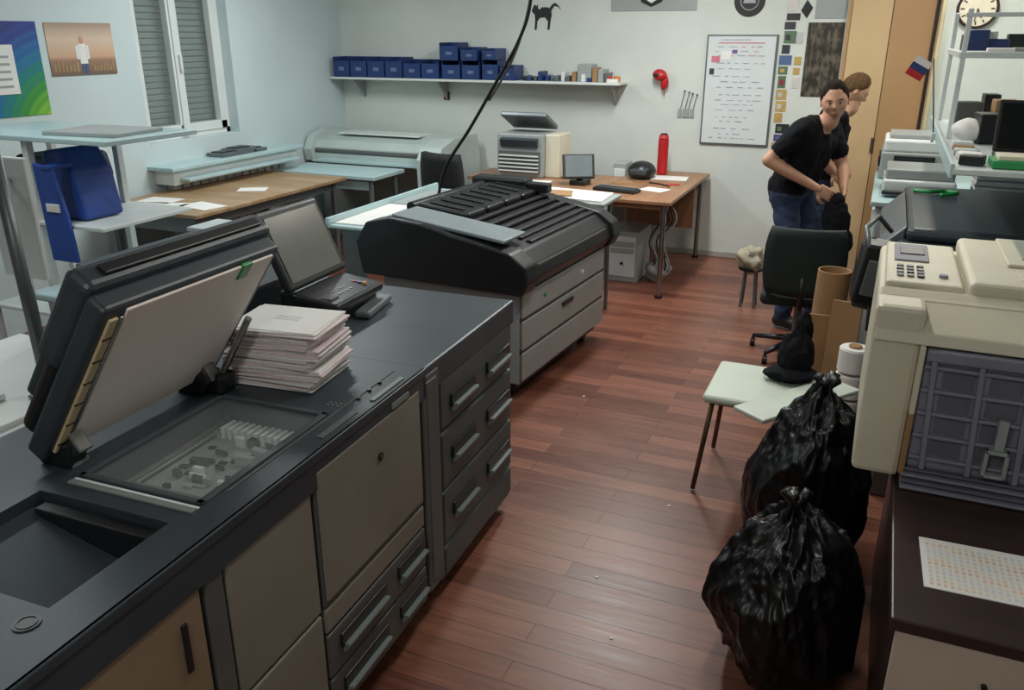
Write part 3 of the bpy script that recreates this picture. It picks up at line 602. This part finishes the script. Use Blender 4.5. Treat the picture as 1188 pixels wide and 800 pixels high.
b.cyl((.205,2.40,1.295),(.205,2.40,1.303),.011,violet,seg=14)
b.box(.26,.76,2.30,2.85,1.268,1.315,cream,bev=.014,seg=3); b.box(.36,.74,2.50,2.83,1.315,1.325,cream,bev=.004); b.box(.40,.72,2.56,2.80,1.325,1.329,mat("grey_green_window",(140,148,138),.35),bev=.002)
b.box(.38,.60,2.36,2.44,1.315,1.318,cream,bev=.002)
fy=2.165
b.box(.175,.72,fy,fy+.05,.845,1.17,violet,bev=.01)
for i in range(5): b.box(.18,.72,fy-.012,fy+.01,.875+i*.062,.885+i*.062,violet,bev=.003)
for i,x in enumerate((.20,.305,.41,.515,.62,.70)): b.box(x,x+.014,fy-.016,fy+.01,.85,1.165,violet,bev=.003,rot=(0,-.05,0))
b.box(.18,.72,fy-.02,fy+.01,1.145,1.175,violet,bev=.005); b.box(.163,.176,fy-.022,fy+.02,.83,1.0,card,bev=.003); b.box(.163,.176,fy-.022,fy+.02,1.0,1.18,cream,bev=.003)
dv=mat("violet_dark",(92,92,104),.6)
for i in range(4):
    for j in range(5): b.box(.225+j*.105,.295+j*.105,fy-.004,fy-.001,.89+i*.062,.932+i*.062,dv,bev=0)
b.box(.345,.40,fy-.034,fy-.01,.865,.875,lgrey,bev=.003); b.box(.345,.355,fy-.034,fy-.01,.865,.94,lgrey,bev=.003); b.box(.39,.40,fy-.034,fy-.01,.865,.94,lgrey,bev=.003); b.box(.345,.40,fy-.034,fy-.01,.93,.94,lgrey,bev=.003); b.box(.362,.385,fy-.03,fy-.01,.94,1.02,lgrey,bev=.003)
for i in range(4): b.box(.17,.73,fy-.05+.012*i,fy+.04,.803+i*.012,.811+i*.012,violet if i%2==0 else dv,bev=.003)
b.done()
b=B("multifunction_printer")
b.box(.17,.95,3.55,5.1,0,.98,pgrey2,bev=.01); b.box(.13,1.0,3.5,5.15,.98,1.06,dark,bev=.02,seg=3); b.box(.16,.97,3.9,5.1,1.06,1.12,dark,bev=.03,seg=3)
b.prism([(.04,.90),(.16,.93),(.16,1.12),(.06,1.02)],'y',3.95,4.9,gmetal,bev=.008); b.box(.06,.15,4.15,4.45,1.05,1.06,screenM,bev=.002,rot=(0,-.7,0))
for i in range(3): b.box(.155,.17,3.6,5.05,.1+i*.27,.34+i*.27,pgrey2,bev=.008); b.box(.14,.16,4.2,4.5,.28+i*.27,.31+i*.27,dark2,bev=.004)
for (x0,x1,y0,y1,z0,z1,r) in [(-.01,.12,3.52,3.62,.86,1.12,.15),(.0,.13,3.66,3.74,.80,1.10,-.1),(-.02,.10,3.80,3.90,.84,1.06,.1)]:
    b.box(x0,x1,y0,y1,z0,z1,dark2,bev=.012,rot=(.1,.12,r)); b.box(x0+.02,x1-.02,y0-.012,y0+.01,z0+.05,z1-.06,gmetal,bev=.004,rot=(.1,.12,r),piv=((x0+x1)/2,(y0+y1)/2,(z0+z1)/2))
b.box(.05,.17,3.5,3.95,.76,.86,dark2,bev=.01)
b.tube([(.02,3.52,1.10),(.0,3.6,1.17),(.04,3.8,1.18),(.10,3.9,1.10)],.010,gmetal,seg=8)
b.done()
# one tall open cardboard tube with a flattened sheet leaning on it
b=B("cardboard_tube")
def otube(x,y,r,h,tx,ty):
    t=bmesh.new(); n=30; rr=[(r,0),(r,h),(r-.008,h),(r-.008,h-.25)]; rings=[]
    for (q,z) in rr:
        u=z/h; rings.append([t.verts.new((x+tx*u+q*math.cos(2*math.pi*k/n),y+ty*u+q*math.sin(2*math.pi*k/n),z)) for k in range(n)])
    for i in range(3):
        for k in range(n): t.faces.new((rings[i][k],rings[i][(k+1)%n],rings[i+1][(k+1)%n],rings[i+1][k]))
    t.faces.new(rings[3]); t.faces.new(rings[0][::-1]); b.merge(t,card,smooth=False)
otube(-.14,4.64,.085,.72,.015,-.02)
b.box(-.12,.03,4.40,4.42,.0,.60,card,bev=.003,rot=(-.12,0,-.15),piv=(-.05,4.41,0)); b.box(-.24,-.12,4.46,4.475,.0,.50,card,bev=.003,rot=(-.08,.06,.3),piv=(-.18,4.47,0)); b.done()
b=B("paper_rolls")
for i in range(4):
    z=i*.13; b.cyl((.03,4.02,z),(.03,4.02,z+.12),.07,paper,seg=28,bev=.006); b.cyl((.03,4.02,z+.12),(.03,4.02,z+.13),.03,card,seg=16)
b.done()
b=B("right_shelf"); b.box(.28,1.14,3.75,6.0,1.375,1.40,whiteG,bev=.004); b.box(.27,.285,3.75,6.0,1.36,1.42,blueW,bev=.004)
for y in (3.9,5.85): b.prism([(1.15,1.375),(.5,1.375),(1.15,1.1)],'y',y-.01,y+.01,lgrey)
for (x,y) in [(.32,4.9),(.32,5.95),(1.05,4.9)]: b.box(x-.012,x+.012,y-.012,y+.012,1.4,2.02,whiteG)
b.box(.30,1.1,4.88,5.97,1.80,1.815,glass,bev=0); b.box(.30,.32,4.9,5.96,1.79,1.82,whiteG); b.box(.30,1.1,4.885,4.905,1.79,1.82,whiteG); b.box(.30,1.1,4.885,4.905,1.98,2.0,whiteG)
b.done()
b=B("black_laptop"); b.box(.46,.76,4.05,4.27,1.402,1.42,blk,bev=.004); b.box(.46,.76,4.27,4.285,1.42,1.64,blk,bev=.005,rot=(-.25,0,0),piv=(.6,4.27,1.42)); b.box(.475,.745,4.262,4.27,1.435,1.625,mat("laptop_screen",(12,18,20),.15),bev=0,rot=(-.25,0,0),piv=(.6,4.27,1.42)); b.done()
b=B("green_carton"); b.box(.42,.70,3.80,3.98,1.402,1.432,green,bev=.004); b.box(.44,.68,3.82,3.96,1.432,1.45,cream,bev=.003); b.done()
b=B("shelf_supplies")
pal=[paper,lgrey,bluebox,dark2,white,card,paper,pgrey2,mat("teal_box",(60,100,104),.5),whiteG,lgrey]
for i in range(30):
    x=random.uniform(.33,.95); y=random.uniform(4.4,5.7); w=random.uniform(.06,.2); d=random.uniform(.06,.2); h=random.uniform(.03,.2)
    b.box(x,min(x+w,1.12),y,y+d,1.402,1.402+h,random.choice(pal),bev=.006,rot=(0,0,random.uniform(-.3,.3)))
for i in range(7): b.box(.31,.40,3.85+i*.10,3.91+i*.10,1.402,1.42+random.random()*.03,random.choice(pal),bev=.005,rot=(0,0,random.uniform(-.4,.4)))
for i in range(9):
    x=random.uniform(.34,.9); y=random.uniform(5.0,5.8); b.box(x,x+.12,y,y+.1,1.816,1.83+random.random()*.1,random.choice(pal),bev=.005)
b.ball((.40,4.75,1.46),(.08,.1,.055),paper,fn=lambda c:c*(1+.2*noise.noise(c*18)))
b.done()
b=B("small_flag"); b.cyl((.265,5.15,1.36),(.20,5.15,1.78),.004,metal,seg=8)
for k,(z0,m_) in enumerate([(1.72,paper),(1.685,bluebox),(1.65,red)]): b.box(.11,.20,5.148,5.152,z0,z0+.035,m_,bev=0,rot=(0,.5,0),piv=(.2,5.15,1.755))
b.box(.25,.268,5.135,5.165,1.35,1.40,whiteG); b.done()
b=B("white_counter"); b.box(.03,1.1,5.35,7.05,0,.95,whiteG,bev=.006); b.box(.0,1.12,5.3,7.07,.95,.98,blueW,bev=.006)
for i in range(4): b.box(.015,.03,5.38+i*.42,5.77+i*.42,.08,.92,white,bev=.004)
b.done()
b=B("office_printer"); b.box(.02,.42,6.2,6.75,.982,1.16,lgrey,bev=.012); b.box(.03,.41,6.22,6.73,1.16,1.24,white,bev=.015); b.box(.06,.36,6.3,6.65,1.24,1.27,lgrey,bev=.008); b.box(.005,.02,6.3,6.65,1.05,1.12,dark2,bev=.003); b.box(.1,.35,6.19,6.2,1.02,1.14,dark2,bev=.003); b.done()
b=B("office_printer"); b.box(.05,.45,5.5,5.95,.982,1.08,white,bev=.012); b.box(.06,.44,5.55,5.93,1.08,1.14,lgrey,bev=.012); b.box(.05,.2,5.46,5.5,1.0,1.02,dark2,bev=.003); b.done()
b=B("paper_piles")
for (x,y,n) in [(.55,5.6,12),(.75,6.4,18),(.6,6.05,8)]:
    for i in range(n): b.box(x,x+.3,y,y+.21,.982+i*.012,.992+i*.012,paper if i%3 else lgrey,bev=.001,rot=(0,0,random.uniform(-.06,.06)))
b.done()
b=B("green_ribbon"); b.tube(smooth([(.20,4.85,1.132),(.27,4.8,1.137),(.35,4.88,1.132),(.40,4.8,1.137),(.32,4.75,1.132)],5),.011,green,seg=6); b.done()

# ------------------------------------------------------------------ chair, bags
seatm=mat("cream_vinyl",(196,204,192),.4,var=.05,ns=4); brownm=mat("bronze_metal",(96,72,58),.35,metal=.6)
b=B("metal_frame_chair"); b.box(-.54,-.08,3.26,3.70,.435,.475,seatm,bev=.018,seg=3)
for (x,y,dx,dy) in [(-.50,3.30,-.05,-.02),(-.12,3.30,.03,-.02),(-.50,3.66,-.04,.05),(-.12,3.66,.03,.05)]: b.tube([(x,y,.44),(x+dx,y+dy,.01)],.011,brownm,seg=10)
b.tube([(-.50,3.30,.43),(-.12,3.30,.43),(-.12,3.66,.43),(-.50,3.66,.43),(-.50,3.30,.43)],.010,brownm,seg=8)
b.done()
b=B("foam_board_offcut"); b.box(-.34,-.18,3.08,3.66,.477,.497,seatm,bev=.006,rot=(0,0,-.62),piv=(-.26,3.2,.48)); b.done()
def lump(b,c,r,m,seed,amp=.2,creases=7,res=200,xmax=.15,cl=True):
    """slumped, creased plastic sack: broad sagging facets with sharp fold lines"""
    t=bmesh.new(); bmesh.ops.create_uvsphere(t,u_segments=res,v_segments=res*2//3,radius=1)
    so=V((seed*3.1,seed*1.7,seed*.9))
    fold=[]
    rnd=random.Random(int(seed*100))
    # random cutting planes give the flat stretched facets between crisp folds
    for i in range(26):
        d=V((rnd.uniform(-1,1),rnd.uniform(-1,1),rnd.uniform(-.8,.9))).normalized(); fold.append((d,rnd.uniform(.80,.97)))
    for v in t.verts:
        n=v.co.normalized(); ph=math.atan2(n.y,n.x)
        k=1.04+amp*.5*noise.noise(n*1.3+so)
        wn=n+V((noise.noise(n*2.2+so),noise.noise(n*2.2-so),noise.noise(n*2.2+so*2)))*.22
        wn.normalize()
        for d,h in fold:
            q=wn.dot(d)
            if q>.25: k=min(k,h/q*1.02)
        k+=amp*.14*(1-abs(noise.noise(V((n.x*4.5,n.y*4.5,n.z*1.8))+so))*3)
        k+=amp*.07*(1-abs(noise.noise(V((n.x*11,n.y*11,n.z*5))-so))*3)
        up=max(0,n.z)
        k-=up**2*.10*(0.5+.5*math.sin(ph*creases+3*noise.noise(n*2+so)))
        p=V((n.x*r[0]*k,n.y*r[1]*k,n.z*r[2]*k)); p.x*=1.06-.12*n.z; p.y*=1.06-.12*n.z
        if n.z>.78:
            q=(n.z-.78)/.22; p.x*=1-.35*q; p.y*=1-.35*q; p.z+=q*q*r[2]*.10
        p+=V(c)
        if cl and p.z<.004: p.z=.004
        if p.x>xmax: p.x=xmax+(p.x-xmax)*.03
        v.co=p
    b.merge(t,m,smooth=True)
def tuft(b,x,y,z,seed):
    rnd=random.Random(seed)
    for i in range(5):
        a=i*1.26+rnd.random(); dx,dy=math.cos(a)*.035,math.sin(a)*.035
        b.tube([(x+dx*.3,y+dy*.3,z-.03),(x+dx*.2,y+dy*.2,z+.02),(x+dx*1.0,y+dy*1.0,z+.045+rnd.random()*.02)],[.024,.014,.020],bagM,seg=7)
b=B("trash_bag"); lump(b,(-.075,2.31,.26),(.225,.235,.31),bagM,1.3,.22); tuft(b,-.08,2.32,.565,1); b.done()
b=B("trash_bag"); lump(b,(-.06,2.85,.37),(.205,.21,.37),bagM,5.2,.22); tuft(b,-.05,2.86,.735,2); b.done()
b=B("black_jacket"); 
def clothfn(c): return c*(1+.5*noise.noise(V((c.x*9,c.y*9,c.z*4)))+.12*noise.noise(c*24))
lump(b,(-.205,3.585,.59),(.075,.065,.115),shirt,8.4,.35,res=60,xmax=9); lump(b,(-.215,3.56,.515),(.105,.08,.036),shirt,2.2,.3,res=60,xmax=9); lump(b,(-.19,3.62,.70),(.04,.035,.07),shirt,3.2,.4,res=50,xmax=9); b.done()
b=B("fleece_bundle"); b.ball((-.74,6.12,.36),(.10,.10,.09),mat("cream_fleece",(160,150,132),.95,var=.15,bump=1.,bs=90),fn=lambda c:c*(1+.5*noise.noise(c*16)),seg=40)
for a in range(4):
    b.cyl((-.74+.07*math.cos(a*1.57+.78),6.12+.07*math.sin(a*1.57+.78),0),(-.74+.05*math.cos(a*1.57+.78),6.12+.05*math.sin(a*1.57+.78),.30),.01,gmetal,seg=8)
b.cyl((-.74,6.12,.28),(-.74,6.12,.30),.09,dark2,seg=20); b.done()
b=B("floor_debris")
for (x,y) in [(-1.33,4.05),(-.62,3.1),(-.46,1.9),(-.75,2.5),(-.6,2.2)]: b.box(x,x+.012,y,y+.008,.0005,.003,paper,bev=0)
b.done()

# ------------------------------------------------------------------ people
def seg_dist(p,a,c):
    ab=c-a; t=max(0,min(1,(p-a).dot(ab)/max(1e-9,ab.dot(ab)))); return (p-(a+ab*t)).length,t
def body(b,bones,vox=.012):
    t=bmesh.new()
    for (a,c,ra,rc,m) in bones:
        a=V(a);c=V(c)
        for p,r in ((a,ra),(c,rc)):
            bmesh.ops.create_uvsphere(t,u_segments=20,v_segments=12,radius=r,matrix=Matrix.Translation(p))
        if (c-a).length>1e-4:
            q=(c-a).to_track_quat('Z','Y').to_matrix().to_4x4()
            bmesh.ops.create_cone(t,cap_ends=True,segments=20,radius1=ra,radius2=rc,depth=(c-a).length,matrix=Matrix.Translation((a+c)/2)@q)
    me=bpy.data.meshes.new("bt"); t.to_mesh(me); t.free()
    ob=bpy.data.objects.new("bt",me); bpy.context.scene.collection.objects.link(ob)
    md=ob.modifiers.new("r","REMESH"); md.mode='VOXEL'; md.voxel_size=vox
    ms=ob.modifiers.new("s","SMOOTH"); ms.factor=.6; ms.iterations=6
    dg=bpy.context.evaluated_depsgraph_get(); dg.update()
    me2=bpy.data.meshes.new_from_object(ob.evaluated_get(dg))
    t=bmesh.new(); t.from_mesh(me2)
    bpy.data.objects.remove(ob); bpy.data.meshes.remove(me); bpy.data.meshes.remove(me2)
    t.normal_update()
    B2=[(V(a),V(c),ra,rc,m) for (a,c,ra,rc,m) in bones]
    def near(p):
        best=None;bm_=None
        for (a,c,ra,rc,m) in B2:
            d,u=seg_dist(p,a,c); d-=ra+(rc-ra)*u
            if best is None or d<best: best=d;bm_=m
        return bm_
    for v in t.verts:
        m=near(v.co)
        if m in (shirt,jeans): v.co+=v.normal*(.013*noise.noise(V((v.co.x*8,v.co.y*8,v.co.z*15)))+.006*noise.noise(v.co*30)+.004)
    for f in t.faces: f.material_index=b.mi(near(f.calc_center_median())); f.smooth=True
    me=bpy.data.meshes.new("t"); t.to_mesh(me); t.free(); b.bm.from_mesh(me); bpy.data.meshes.remove(me)
def head(b,c,yaw,pitch,roll,hair,s=1.):
    M=Matrix.Translation(V(c))@Matrix.Rotation(yaw,4,'Z')@Matrix.Rotation(pitch,4,'X')@Matrix.Rotation(roll,4,'Y')@Matrix.Scale(s,4)
    def g(v,m,sg): return math.exp(-((v-m)/sg)**2)
    def shape(n,inf=0):
        p=V((.075*n.x,.096*n.y,.116*n.z))
        if n.z<0:
            p.x*=1-.22*(-n.z)**1.6
            if n.y>0: p.y*=1-.30*(-n.z)
        if n.y<0:
            p.y*=.94
            fx=g(p.x,0,.013)
            p.y-=.022*fx*g(p.z,-.022,.013)+.011*fx*g(p.z,.0,.018)
            for sx in (-1,1):
                p.y+=.011*g(p.x,sx*.031,.014)*g(p.z,.002,.011); p.y-=.006*g(p.x,sx*.03,.022)*g(p.z,.024,.010); p.y-=.003*g(p.x,sx*.045,.018)*g(p.z,-.025,.02)
                p.y+=.005*g(p.x,sx*.034,.012)*g(p.z,-.055,.022)
            p.y-=.006*g(p.x,0,.022)*g(p.z,-.058,.010)+.009*g(p.x,0,.024)*g(p.z,-.098,.016)
        return p+(n*inf)
    t=bmesh.new(); bmesh.ops.create_uvsphere(t,u_segments=64,v_segments=48,radius=1)
    for v in t.verts: v.co=shape(v.co.normalized())
    b.merge(t,skin,M,smooth=True)
    t=bmesh.new(); bmesh.ops.create_uvsphere(t,u_segments=96,v_segments=72,radius=1)
    kill=[]
    for v in t.verts:
        n=v.co.normalized(); p=shape(n)
        a=math.atan2(abs(n.x),-n.y)
        if a<.6: line=.078-.006*(a/.6)
        elif a<1.15: line=.072-.048*((a-.6)/.55)
        elif a<1.5: line=.024-.030*((a-1.15)/.35)
        else: line=-.006-.05*min(1,(a-1.5)/.7)
        line+=.006*noise.noise(n*12)
        if p.z<line: kill.append(v)
        edge=min(1,max(0,(p.z-line)/.03)); v.co=p+n*(.001+.007*edge+.004*noise.noise(n*16))
    bmesh.ops.delete(t,geom=kill,context='VERTS'); b.merge(t,hair,M,smooth=True)
    def part(c2,r,m,rot=None):
        t=bmesh.new(); bmesh.ops.create_uvsphere(t,u_segments=16,v_segments=10,radius=1)
        for v in t.verts: v.co=V((v.co.x*r[0],v.co.y*r[1],v.co.z*r[2]))
        mm=M@Matrix.Translation(V(c2))
        if rot: mm=mm@Matrix.Rotation(rot,4,'Y')
        b.merge(t,m,mm,smooth=True)
    for sx in (-1,1):
        part((sx*.030,-.073,.002),(.012,.008,.0052),eyeW); part((sx*.030,-.0795,.002),(.005,.0035,.0048),eyeD)
        part((sx*.031,-.083,.019),(.016,.005,.0026),hair,rot=sx*.12)
        part((sx*.030,-.0775,.0085),(.014,.007,.0038),skin); part((sx*.030,-.0765,-.0055),(.013,.006,.003),skin)
        part((sx*.074,.004,-.004),(.008,.017,.030),skin,rot=-sx*.15); part((sx*.079,.0,-.002),(.003,.009,.018),lipM)
    part((0,-.092,-.056),(.020,.005,.0026),lipM); part((0,-.0915,-.062),(.016,.005,.0032),lipM)
def hand(b,w,d,n,side,curl=.5):
    w=V(w);d=V(d).normalized();n=V(n);n=(n-d*n.dot(d)).normalized(); s=d.cross(n)*side
    t=bmesh.new(); bmesh.ops.create_cube(t,size=1)
    bmesh.ops.scale(t,vec=V((.076,.092,.028)),verts=t.verts); bmesh.ops.bevel(t,geom=t.edges[:],offset=.012,segments=3,affect='EDGES',profile=.5)
    R=Matrix((s,d,n)).transposed().to_4x4(); b.merge(t,skin,Matrix.Translation(w+d*.048)@R,smooth=True)
    for i,(off,L) in enumerate([(.029,.072),(.010,.080),(-.010,.075),(-.028,.060)]):
        p=w+d*.088+s*off; a=0; pts=[p-d*.015,p]; 
        for k in range(3):
            a+=curl*(.6+.15*i*.5); p=p+(d*math.cos(a)+n*math.sin(a))*L*(.45,.32,.23)[k]; pts.append(p)
        b.tube(pts,[.010,.0098,.009,.0082,.0055],skin,seg=8)
    p=w+d*.025+s*.032; b.tube([p,p+s*.022+d*.018,p+s*.034+d*.042+n*.012,p+s*.032+d*.062+n*.024],[.014,.0125,.0105,.007],skin,seg=8)

def man(name,P,Fd,head_c,head_y,head_p,head_r,elR,haR,elL,haL,hair,sh_off,hs=1.,legs=(-.06,.07)):
    b=B(name); P=V(P); f=V((Fd[0],Fd[1],0)).normalized(); l=V((-f.y,f.x,0)); up=V((0,0,1))
    hc=V(head_c); nk=hc+V((0,0,-.13))-f*.015; ch=V(sh_off); 
    shR=ch-l*.190; shL=ch+l*.190
    hR=P-l*.085; hL=P+l*.085; elR=V(elR);haR=V(haR);elL=V(elL);haL=V(haL)
    bones=[(P-l*.075,P+l*.075,.112,.112,jeans)]
    wa=P+(ch-P)*.42; ribs=P+(ch-P)*.78
    for sg in (-1,1):
        bones+=[(P+l*.07*sg+up*.03,wa+l*.075*sg,.118,.112,shirt),(wa+l*.075*sg,ribs+l*.09*sg,.112,.120,shirt),(ribs+l*.09*sg,ch+l*.11*sg-up*.02,.120,.088,shirt)]
    bones+=[(wa,ribs,.11,.125,shirt),(ribs,ch,.12,.08,shirt),(shR,shL,.068,.068,shirt),(ch+up*.01,nk,.062,.055,skin),(nk,hc+V((0,0,-.03)),.055,.055,skin)]
    bones+=[(ch+up*.02-l*.05,ch+up*.02+l*.05,.062,.062,shirt)]
    for sh,el,ha in ((shR,elR,haR),(shL,elL,haL)):
        mid=sh+(el-sh)*.62
        bones+=[(sh,mid,.068,.060,shirt),(mid,el,.047,.042,skin),(el,el+(ha-el)*.35,.042,.041,skin),(el+(ha-el)*.35,ha,.041,.027,skin)]
    for hp,sg,st in ((hR,-1,legs[0]),(hL,1,legs[1])):
        kn=V((hp.x,hp.y,.49))+l*.02*sg+f*(.03+st*.8); an=V((hp.x,hp.y,.09))+l*.02*sg+f*(st)
        bones+=[(hp,kn,.092,.064,jeans),(kn,kn+(an-kn)*.35,.062,.062,jeans),(kn+(an-kn)*.35,an,.062,.052,jeans),(an-up*.035,an+f*.15-up*.05,.045,.036,shoe),(an-up*.04-f*.03,an-up*.03,.045,.046,shoe)]
    body(b,bones)
    head(b,hc,head_y,head_p,head_r,hair,hs)
    dR=(haR-elR).normalized(); dL=(haL-elL).normalized()
    hand(b,haR-dR*.01,dR,(-up*.3+l).normalized(),-1,.45); hand(b,haL-dL*.01,dL,(-up*.4-l).normalized(),1,.5)
    return b
b=man("man_standing",(-.50,5.84,.92),(.92,-.39),(-.295,5.72,1.515),math.radians(6),math.radians(8),math.radians(-7),
  (-.635,5.55,1.15),(-.31,5.57,.985),(-.20,5.95,1.08),(-.17,5.70,.965),hairD,(-.385,5.77,1.34),hs=1.04,legs=(.10,.20))
b.done()
b=B("held_black_jacket")
b.ball((-.20,5.58,.80),(.085,.05,.16),shirt,fn=clothfn,seg=44); b.ball((-.18,5.60,.68),(.10,.055,.10),shirt,fn=clothfn,seg=44); b.ball((-.21,5.59,.92),(.05,.04,.05),shirt,fn=clothfn,seg=30); b.done()
b=man("man_bending",(-.40,6.66,.90),(.95,.2),(-.215,6.64,1.53),math.radians(105),math.radians(32),0,
  (-.42,6.42,1.12),(-.27,6.50,.96),(-.40,6.90,1.1),(-.25,6.80,.96),hairL,(-.33,6.64,1.34))
b.done()

# ------------------------------------------------------------------ lights
lampM=mat("lamp_diffuser",(235,245,245),.5,emit=(236,246,244),es=5.)
def lamp(x,y,L,rot,power,col=(.86,.97,1.)):
    b=B("ceiling_lamp")
    sx,sy=(L/2,.09) if rot==0 else (.09,L/2)
    b.box(x-sx-.02,x+sx+.02,y-sy-.02,y+sy+.02,2.84,2.9,white,bev=.004); b.box(x-sx,x+sx,y-sy,y+sy,2.825,2.842,lampM,bev=.004)
    o=b.done()
    ld=bpy.data.lights.new("tube_light","AREA"); ld.shape='RECTANGLE'; ld.size=sx*2; ld.size_y=sy*2; ld.energy=power; ld.color=col
    lo=bpy.data.objects.new("tube_light",ld); bpy.context.scene.collection.objects.link(lo); lo.parent=o; lo.location=V((x,y,2.81))-o.location
lamp(-3.9,5.2,1.3,1,35,(.92,.99,1.)); lamp(-1.5,5.6,1.3,1,62,(.98,1.,.97)); lamp(-.6,3.2,1.3,1,21,(1.,.97,.90)); lamp(-3.6,2.2,1.3,1,20,(.92,.99,1.)); lamp(.3,6.2,.7,1,20,(1,.95,.84)); lamp(-.6,-.4,1.3,1,18,(1.,.97,.93))
w=bpy.data.worlds.new("world"); bpy.context.scene.world=w; w.use_nodes=True; w.node_tree.nodes["Background"].inputs[0].default_value=(.6,.7,.8,1); w.node_tree.nodes["Background"].inputs[1].default_value=.3

# ------------------------------------------------------------------ camera
cd=bpy.data.cameras.new("camera"); cam=bpy.data.objects.new("camera",cd); bpy.context.scene.collection.objects.link(cam)
p=math.radians(20.56); yaw=math.radians(23.51)
fw=V((-math.sin(yaw)*math.cos(p),math.cos(yaw)*math.cos(p),-math.sin(p))); rt=V((math.cos(yaw),math.sin(yaw),0)); up=rt.cross(fw)
M=Matrix((rt,up,-fw)).transposed().to_4x4(); M.translation=V((0,0,1.9)); cam.matrix_world=M
cd.sensor_width=36; cd.sensor_fit='HORIZONTAL'; cd.lens=29.09; cd.clip_start=.05
bpy.context.scene.camera=cam
bpy.context.scene.view_settings.view_transform='Standard'
bpy.context.scene.view_settings.look='None'
